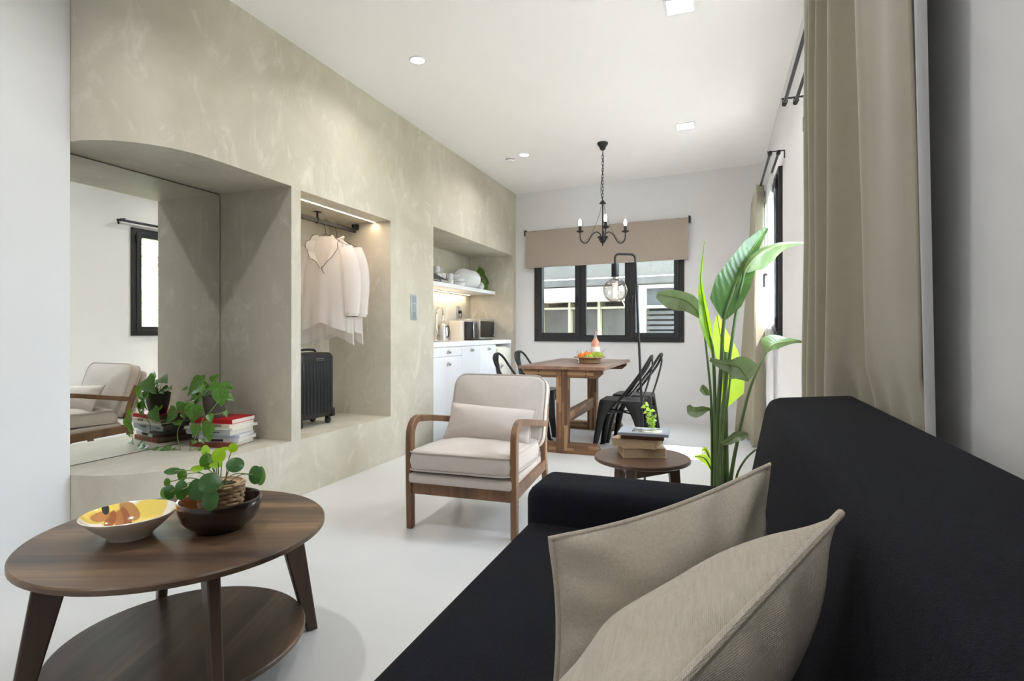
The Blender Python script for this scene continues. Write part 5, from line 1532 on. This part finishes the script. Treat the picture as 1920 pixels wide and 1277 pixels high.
# ------------------------------------------------------------------ armchair
t = thing('armchair', 'oatmeal linen armchair with brown bentwood frame', 'armchair', (-1.252, 2.575, 0), R(2.9))
def sweep_rect(path, hw, hd):
    """rectangular bar following a path in the local y/z plane (x constant); hw along x, hd across"""
    m = MB(); vs, fs = [], []
    n = len(path)
    for i, p in enumerate(path):
        a, b = Vector(path[max(0, i - 1)]), Vector(path[min(n - 1, i + 1)])
        d = (b - a).normalized()
        nr = V(0, -d.z, d.y)
        h = hd[i] if isinstance(hd, (list, tuple)) else hd
        p = Vector(p)
        for sx, sn in ((-1, -1), (1, -1), (1, 1), (-1, 1)):
            vs.append(p + V(sx * hw, 0, 0) + nr * (sn * h))
    for i in range(n - 1):
        for k in range(4):
            q = (k + 1) % 4
            fs.append((i * 4 + k, i * 4 + q, i * 4 + 4 + q, i * 4 + 4 + k))
    fs += [(3, 2, 1, 0), tuple(range((n - 1) * 4, n * 4))]
    return m.add(vs, fs)
for s in (-1, 1):
    x = s * 0.292
    fl_ = [(x, 0.028, 0.0), (x, 0.024, 0.2), (x, 0.022, 0.40), (x, 0.024, 0.49)] + [(x, 0.024 + 0.085 * (1 - math.cos(R(a))), 0.49 + 0.085 * math.sin(R(a))) for a in (15, 30, 45, 60, 75, 90)] + [(x, 0.25, 0.557), (x, 0.45, 0.522), (x, 0.645, 0.488)]
    hd = [0.021, 0.024, 0.026, 0.026] + [0.026, 0.025, 0.024, 0.022, 0.02, 0.019] + [0.018, 0.018, 0.02]
    sweep_rect(fl_, 0.0165, hd).build('front_leg_and_arm', 'oak', t, bevel=0.006, seg=3, smooth=40)
    rl = [(x, 0.70, 0.0), (x, 0.655, 0.16), (x, 0.625, 0.30), (x, 0.625, 0.42), (x, 0.645, 0.50), (x, 0.675, 0.56), (x, 0.69, 0.60)]
    sweep_rect(rl, 0.0165, [0.018, 0.022, 0.024, 0.022, 0.022, 0.022, 0.018]).build('rear_leg', 'oak', t, bevel=0.006, seg=3, smooth=40)
    MB().hexa([(x - 0.012, 0.04, 0.195), (x + 0.012, 0.04, 0.195), (x + 0.012, 0.64, 0.215), (x - 0.012, 0.64, 0.215)], [(x - 0.012, 0.04, 0.262), (x + 0.012, 0.04, 0.262), (x + 0.012, 0.64, 0.275), (x - 0.012, 0.64, 0.275)]).build('side_rail', 'oak', t, bevel=0.004)
    m = MB()
    for (yy, zz_) in ((0.03, 0.165), (0.03, 0.19), (0.085, 0.235), (0.60, 0.25)):
        m.cyl((x + s * 0.0165 - (0.002 if s < 0 else 0), yy, zz_), 0.004, 0.002, 10, 'X')
    m.build('bolt_heads', 'black_metal', t)
MB().box(-0.276, 0.276, 0.010, 0.034, 0.188, 0.248).build('front_rail', 'oak', t, bevel=0.004)
MB().box(-0.276, 0.276, 0.62, 0.645, 0.21, 0.27).build('rear_rail', 'oak', t, bevel=0.004)
b = pillow_box(0.575, 0.60, 0.052, rc=0.02, r=0.014, puff=0.0)
b.xform(Matrix.Translation((0, 0.285, 0.276)))
b.build('seat_platform', 'chairfab', t)
b = pillow_box(0.562, 0.60, 0.112, rc=0.05, r=0.022, puff=0.018, bulge=0.008, wob=0.006, seed=3)
SC = Matrix.Translation((0, 0.275, 0.362)) @ Matrix.Rotation(R(-1.5), 4, 'X')
b.xform(SC)
sc_ = b.build('seat_cushion', 'chairfab', t, smooth=60)
for zz_ in (0.046, -0.046):
    piping_loop(0.566, 0.604, 0.05, zz_, 0.0042).xform(SC).build('piping', 'piping', sc_)
BM = Matrix.Translation((0, 0.64, 0.555)) @ Matrix.Rotation(R(72), 4, 'X')
b = pillow_box(0.60, 0.44, 0.095, rc=0.075, r=0.022, puff=0.030, bulge=0.008, wob=0.006, seed=8)
b.xform(BM)
bc_ = b.build('back_cushion', 'chairfab', t, smooth=60)
for zz_ in (0.038, -0.038):
    piping_loop(0.604, 0.444, 0.075, zz_, 0.0042).xform(BM).build('piping', 'piping', bc_)
b = pillow_box(0.56, 0.42, 0.04, rc=0.05, r=0.014, puff=0.0)
b.xform(Matrix.Translation((0, 0.73, 0.51)) @ Matrix.Rotation(R(72), 4, 'X'))
b.build('back_platform', 'chairfab', t)
# lumbar cushion lies loose on the seat
kp, edge = knife_pillow(0.53, 0.225, 0.13, 20, seed=5, pinch=0.05, wr=0.005)
t2 = thing('lumbar_cushion', 'small oblong oatmeal cushion propped on the armchair seat', 'cushion', (-1.252, 2.575, 0), R(2.9))
LM = Matrix.Translation((0.012, 0.425, 0.505)) @ Matrix.Rotation(R(2.5), 4, 'Y') @ Matrix.Rotation(R(62), 4, 'X')
k_ = kp.xform(LM).build('cushion_cover', 'chairfab', t2, merge=0.0004, smooth=60)
MB().tube([LM @ Vector(p) for p in edge], 0.004, 6, closed=True).build('piping', 'piping', t2)

# ------------------------------------------------------------------ sofa and scatter cushions
SY0_, SY1_ = -0.42, 1.90
t = thing('sofa', 'charcoal black fabric sofa filling the near right corner', 'sofa', (0, 0, 0))
def slab(x0, x1, y0, y1, z0, z1, rc, r, puff):
    b = pillow_box(x1 - x0, y1 - y0, z1 - z0, rc=rc, r=r, puff=puff)
    return b.xform(Matrix.Translation(((x0 + x1) / 2, (y0 + y1) / 2, (z0 + z1) / 2)))
slab(-0.572, 0.20, SY0_ + 0.2, 1.68, 0.20, 0.452, 0.03, 0.035, 0.012).build('seat', 'sofa', t, smooth=60)
slab(-0.50, 0.30, SY0_ + 0.05, 1.84, 0.06, 0.215, 0.02, 0.012, 0).build('base', 'sofa', t)
for s in (0, 1):
    y0 = 1.645 if s else SY0_
    slab(-0.575, 0.30, y0, y0 + 0.255, 0.08, 0.562, 0.05, 0.045, 0.006).build('armrest', 'sofa', t, smooth=60)
# backrest: slanting front, flat top, extruded along the sofa with rounded edges
prof = [(0.035, 0.30), (0.375, 0.20), (0.380, 0.848), (0.368, 0.862), (0.178, 0.848), (0.150, 0.838), (0.136, 0.81)]
m = MB().prism(prof, SY0_ + 0.01, SY1_ - 0.02, 'Y')
m.build('backrest', 'sofa', t, bevel=0.032, seg=4, smooth=60)
for (x, y) in ((-0.5, 1.75), (0.26, 1.75), (-0.5, SY0_ + 0.15), (0.26, SY0_ + 0.15)):
    MB().cyl((x, y, 0), 0.018, 0.09, 12, r2=0.024).build('foot', 'black_metal', t)

def scatter(label, a, b, down, hgt, thick, seed, pinch=0.09):
    # soft cushion: top corners a and b, side edges run along 'down' (the slack cover need not be square)
    a, b = Vector(a), Vector(b)
    ux = b - a
    wd = ux.length
    x = ux.normalized()
    y = -Vector(down).normalized()
    c = (a + b) / 2 - y * hgt / 2
    n_ = x.cross(y).normalized()
    mat = Matrix.Translation(c) @ Matrix((x, y, n_)).transposed().to_4x4()
    kp, edge = knife_pillow(wd, hgt, thick, 30, seed=seed, pinch=pinch, wr=0.010)
    t = thing('scatter_cushion', label, 'cushion', c, 0, 'sand linen cushions on the sofa')
    loc = Matrix.Translation(-c) @ mat
    kp.xform(loc).build('cushion_cover', 'cushion', t, merge=0.0004, smooth=70, subsurf=1)
    MB().tube([loc @ Vector(p) for p in edge], 0.0045, 8, closed=True).build('seam_piping', 'cushion', t)
    return t
scatter('sand linen cushion standing upright across the sofa seat, farther from the camera', (-0.223, 0.752, 0.757), (0.078, 0.995, 0.832), (0.0, -0.045, -0.31), 0.31, 0.13, 2, 0.10)
scatter('sand linen cushion leaning on the sofa back, nearest the camera', (-0.055, 0.335, 0.80), (0.125, 0.69, 0.852), (-0.26, 0.16, -0.42), 0.38, 0.16, 7, 0.06)

# ------------------------------------------------------------------ curtain rods and curtains
RZC = 2.371
def rods(label, y0, y1, ends):
    t = thing('curtain_rod', label, 'curtain rod', (XR, (y0 + y1) / 2, RZC), 0, 'double curtain rods on the right wall')
    h = (y1 - y0) / 2
    for x in (-0.100, -0.043):
        r = MB().tube([(x, -h, -0.012), (x, h, -0.012)], 0.0095, 12).build('rod', plain('dark_steel_rod', srgb(60, 60, 64), 0.35, metal=0.6), t)
        for s in (-1, 1):
            MB().cyl((x, s * h - (0.012 if s < 0 else 0), -0.012), 0.013, 0.012, 14, 'Y').build('end_cap', 'black_metal', r)
    for yy in (-h + 0.03, h - 0.03):
        m = MB().box(-0.118, 0, yy - 0.008, yy + 0.008, 0.002, 0.007).box(-0.006, 0.0, yy - 0.01, yy + 0.01, -0.05, 0.007)
        for x in (-0.100, -0.043):
            m.tube([(x + 0.013 * math.cos(R(a)), yy, -0.012 + 0.013 * math.sin(R(a))) for a in range(100, 440, 24)], 0.0025, 6)
        m.build('bracket', 'black_metal', t)
    return t
rods('double curtain rod above the near side window', 1.22, 3.52, 0)
rods('double curtain rod above the far side window', 4.455, 6.30, 0)

def drape(name, label, plan_top, plan_bot, z0, z1, mat, solid=0.0025, per=7, rows=26, ruf=0.0, clampx=None):
    tp = catmull([(x, y, 0) for x, y in plan_top], per)
    bt = catmull([(x, y, 0) for x, y in plan_bot], per)
    n = len(tp)
    def fn(a, b):
        i = round(a * (n - 1))
        k = b ** 1.15
        p = tp[i].lerp(bt[i], k)
        z = z1 + (z0 - z1) * b
        x = p.x + ruf * noise.noise(Vector((p.y * 6, z * 1.8, 3.1)))
        if clampx and z < clampx[1] and p.y < clampx[2]:
            x = max(x, clampx[0] + 0.012 * (0.5 + 0.5 * math.sin(p.y * 40)))
        return (min(x, XR - 0.012), p.y, z)
    o = MB().grid(fn, n, rows).build(name, mat, smooth=70, recalc=False, solid=solid)
    return o
near_top = [(0.350, 1.325), (0.345, 1.42), (0.352, 1.54), (0.342, 1.64), (0.338, 1.70), (0.395, 1.715), (0.442, 1.74), (0.428, 1.80), (0.380, 1.865), (0.315, 1.93), (0.36, 1.985), (0.412, 2.02), (0.395, 2.07), (0.312, 2.12), (0.36, 2.17), (0.41, 2.22), (0.315, 2.29), (0.36, 2.35), (0.315, 2.42), (0.33, 2.47)]
near_bot = [(0.405, 1.31), (0.398, 1.40), (0.394, 1.52), (0.388, 1.62), (0.384, 1.68), (0.415, 1.70), (0.444, 1.73), (0.432, 1.83), (0.385, 1.94), (0.322, 2.03), (0.36, 2.09), (0.412, 2.13), (0.395, 2.18), (0.32, 2.22), (0.36, 2.27), (0.41, 2.31), (0.32, 2.38), (0.36, 2.43), (0.32, 2.48), (0.33, 2.53)]
o = drape('curtain', 'big taupe curtain hanging in deep folds behind the sofa', near_top, near_bot, 0.02, RZC - 0.01, 'curtain', ruf=0.008, clampx=(0.386, 0.93, 1.95))
tag(o, 'big taupe curtain hanging in deep folds behind the sofa', 'curtain')
sh = [(0.374, 1.298), (0.366, 1.297), (0.358, 1.298), (0.352, 1.303), (0.358, 1.315), (0.372, 1.35), (0.395, 1.45), (0.412, 1.60)]
sb_ = [(0.414, 1.302), (0.409, 1.300), (0.404, 1.301), (0.401, 1.305), (0.408, 1.318), (0.416, 1.36), (0.422, 1.45), (0.430, 1.60)]
o = drape('sheer_curtain', '', sh, sb_, 0.02, RZC - 0.02, 'sheer', solid=0.0, per=5)
tag(o, 'narrow white sheer showing behind the edge of the big taupe curtain', 'curtain')
ft = [(0.350 + 0.035 * (1 if k % 2 else -1), 5.38 + k * 0.055) for k in range(15)]
fb = [(0.335 + 0.055 * (1 if k % 2 else -1) - 0.012 * max(0, k - 4), 5.36 + k * 0.058) for k in range(15)]
o = drape('curtain', '', ft, fb, 0.02, RZC - 0.01, 'curtain', per=5)
tag(o, 'taupe curtain gathered at the far side window by the end wall', 'curtain')
st = [(0.412 + 0.014 * (1 if k % 2 else -1), 4.98 + k * 0.045) for k in range(14)]
o = drape('sheer_curtain', '', st, [(x - 0.0, y - 0.02) for x, y in st], 0.02, RZC - 0.02, 'sheer', solid=0.0, per=5)
tag(o, 'white sheer curtain drawn halfway over the far side window', 'curtain')

# ------------------------------------------------------------------ bird of paradise plant
t = thing('bird_of_paradise', 'tall bird of paradise plant with large paddle leaves beside the sofa', 'plant', (0.03, 2.66, 0))
L0 = Vector(t.location)
MB().lathe([(0, 0), (0.11, 0), (0.115, 0.004), (0.145, 0.27), (0.15, 0.285), (0.145, 0.288), (0.135, 0.27), (0, 0.25)], 40).build('pot', 'potgrey', t)
MB().lathe([(0, 0.255), (0.138, 0.255)], 28).build('soil', 'soil', t)
for pts, r0, r1 in STREL['stems']:
    p = [Vector(q) - L0 for q in pts]
    p[0] = V(max(-0.08, min(0.08, p[0].x)), max(-0.08, min(0.08, p[0].y)), 0.24)
    c = catmull(p, 6)
    MB().tube(c, [0.8 * (r0 + (r1 - r0) * i / (len(c) - 1)) for i in range(len(c))], 9).build('stalk', 'stem_dark', t)
def blade(bd):
    sp = catmull([Vector(p) - L0 for p in bd['sp']], 5)
    n = len(sp)
    def lerp(arr, k):
        f = k * (len(arr) - 1); i = min(int(f), len(arr) - 2)
        return arr[i] + (arr[i + 1] - arr[i]) * (f - i)
    lw = [lerp(bd['l'], i / (n - 1)) for i in range(n)]
    rw = [lerp(bd['r'], i / (n - 1)) for i in range(n)]
    m = MB(); vs, fs = [], []
    C = 4
    for i, p in enumerate(sp):
        d = (sp[min(n - 1, i + 1)] - sp[max(0, i - 1)]).normalized()
        view = (V(0, 0, EYE) - L0 - p).normalized()
        side = d.cross(view).normalized()        # to the right of travel, as seen from the room
        nr = side.cross(d).normalized()
        for k in range(-C, C + 1):
            u = k / C
            w_ = (lw[i] if u < 0 else rw[i]) * abs(u)
            s = side * (1 if u > 0 else -1)
            lift = bd['bow'] * w_ * (1 if bd['toward'] else -1) * (0.6 + 0.4 * abs(u))
            rip = 0.0018 * math.sin(i * 2.6) * abs(u)
            vs.append(p + s * w_ + nr * (lift + rip))
    W = 2 * C + 1
    for i in range(n - 1):
        for k in range(W - 1):
            fs.append((i * W + k, i * W + k + 1, (i + 1) * W + k + 1, (i + 1) * W + k))
    m.add(vs, fs)
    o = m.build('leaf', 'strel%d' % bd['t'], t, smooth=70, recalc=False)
    MB().tube(sp, [0.0045 * (1 - 0.75 * i / n) for i in range(n)], 6).build('midrib', 'stem', o)
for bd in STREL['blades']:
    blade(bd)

# ------------------------------------------------------------------ outside
M['concrete'] = plain('darkened_concrete', srgb(92, 91, 88), 0.85, var=0.22, vscale=3.0, bump=0.2, bscale=20)  # house tones darkened in place of the shade on this front
M['render_darkened'] = plain('darkened_render', srgb(104, 103, 99), 0.85, var=0.1, vscale=2.0)
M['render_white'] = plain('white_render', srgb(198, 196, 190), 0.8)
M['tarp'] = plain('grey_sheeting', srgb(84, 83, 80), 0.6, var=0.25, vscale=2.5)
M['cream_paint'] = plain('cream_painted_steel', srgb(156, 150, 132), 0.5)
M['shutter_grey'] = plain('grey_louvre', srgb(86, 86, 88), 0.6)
t = thing('neighbour_house', 'concrete house front in darkened tones seen through the end window', 'building', (0, yb(0) + 2.6, -3.2), BANG)
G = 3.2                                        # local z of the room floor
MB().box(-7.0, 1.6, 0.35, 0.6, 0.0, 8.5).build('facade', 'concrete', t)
MB().box(-7.0, 1.6, 0.05, 0.4, G + 1.965, G + 5.0).build('upper_wall', 'render_darkened', t)
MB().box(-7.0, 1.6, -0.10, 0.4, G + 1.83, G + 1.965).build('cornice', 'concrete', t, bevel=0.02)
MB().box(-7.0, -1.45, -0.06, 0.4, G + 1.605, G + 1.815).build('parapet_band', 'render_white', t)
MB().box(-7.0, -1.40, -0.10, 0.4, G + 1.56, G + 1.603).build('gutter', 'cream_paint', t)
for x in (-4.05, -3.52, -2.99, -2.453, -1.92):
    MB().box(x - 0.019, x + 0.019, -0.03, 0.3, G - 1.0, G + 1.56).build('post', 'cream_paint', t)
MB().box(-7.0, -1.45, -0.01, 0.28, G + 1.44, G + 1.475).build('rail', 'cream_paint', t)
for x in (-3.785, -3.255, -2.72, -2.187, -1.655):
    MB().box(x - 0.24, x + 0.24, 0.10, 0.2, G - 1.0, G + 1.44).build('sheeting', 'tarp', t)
MB().tube([(-1.50, -0.08, G + 1.58), (-1.42, -0.06, G + 1.40), (-1.40, 0.0, G + 1.32)], 0.012, 8).build('downpipe', 'cream_paint', t)
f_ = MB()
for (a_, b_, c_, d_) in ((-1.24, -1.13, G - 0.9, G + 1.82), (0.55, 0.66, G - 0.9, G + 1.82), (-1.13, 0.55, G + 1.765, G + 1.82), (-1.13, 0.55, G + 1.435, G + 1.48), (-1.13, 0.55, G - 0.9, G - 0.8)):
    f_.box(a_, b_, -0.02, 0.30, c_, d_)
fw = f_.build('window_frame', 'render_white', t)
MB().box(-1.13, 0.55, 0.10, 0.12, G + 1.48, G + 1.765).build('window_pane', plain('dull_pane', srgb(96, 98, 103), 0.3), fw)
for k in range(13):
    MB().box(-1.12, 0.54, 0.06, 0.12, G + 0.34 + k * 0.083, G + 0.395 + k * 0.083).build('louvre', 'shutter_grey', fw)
gd = MB().box(-9, 12, -6, 16, -3.4, -3.2).build('ground', 'concrete')
tag(gd, 'concrete yard below the windows outside', 'ground', kind='structure')
ov = MB().box(XR + 0.24, XR + 1.35, 1.3, 2.98, 2.62, 2.74).build('sun_blocker_slab', 'render_white')  # unseen slab added to block most of the sun at this window
tag(ov, 'balcony slab added out of view to keep sun off the near side window', 'blocker', kind='structure')
ww = MB().box(4.6, 4.9, -4, 14, -3.2, 1.9).build('garden_wall', 'render_white')
tag(ww, 'bright white garden wall outside the side windows', 'wall', kind='structure')
t = thing('garden_tree', 'leafy tree outside the far side window, seen in the mirror', 'tree', (3.2, 7.1, -3.2))
MB().tube(catmull([(0, 0, 0), (0.05, 0.02, 2.0), (-0.05, 0.05, 4.2), (0.05, 0, 5.6)], 5), [0.14 - 0.006 * k for k in range(16)], 10).build('trunk', plain('bark', srgb(92, 78, 62), 0.9, var=0.3), t)
rnd = random.Random(21)
m = MB()
for i in range(5200):
    a, b = rnd.uniform(0, 2 * math.pi), rnd.uniform(-1, 1)
    s = math.sqrt(1 - b * b)
    rr = rnd.random() ** 0.33
    c = V(math.cos(a) * s * 1.2 * rr, math.sin(a) * s * 2.0 * rr, 4.55 + b * 1.75 * rr)
    d = V(rnd.uniform(-1, 1), rnd.uniform(-1, 1), rnd.uniform(-1, 0.3)).normalized()
    u = d.orthogonal().normalized()
    l, w_ = rnd.uniform(0.07, 0.12), rnd.uniform(0.025, 0.04)
    m.add([c, c + d * l * 0.5 + u * w_, c + d * l, c + d * l * 0.5 - u * w_], [(0, 1, 2, 3)])
fo = m.build('foliage', leafmat('tree_leaf', srgb(92, 120, 58), srgb(160, 184, 110), 0.4), t, smooth=0, recalc=False)
fo['kind'] = 'stuff'

up = MB().box(-9.0, XR + 0.24, -3.0, 6.9, CEIL + 0.1, 9.5).build('upper_storeys', 'render_darkened')
tag(up, 'storeys of the house above the flat', 'building', kind='structure')
sd = MB().box(-9.0, -3.45, -3.0, 6.9, -3.2, CEIL + 0.1).build('adjoining_flat', 'render_darkened')
tag(sd, 'part of the house beyond the beige wall', 'building', kind='structure')
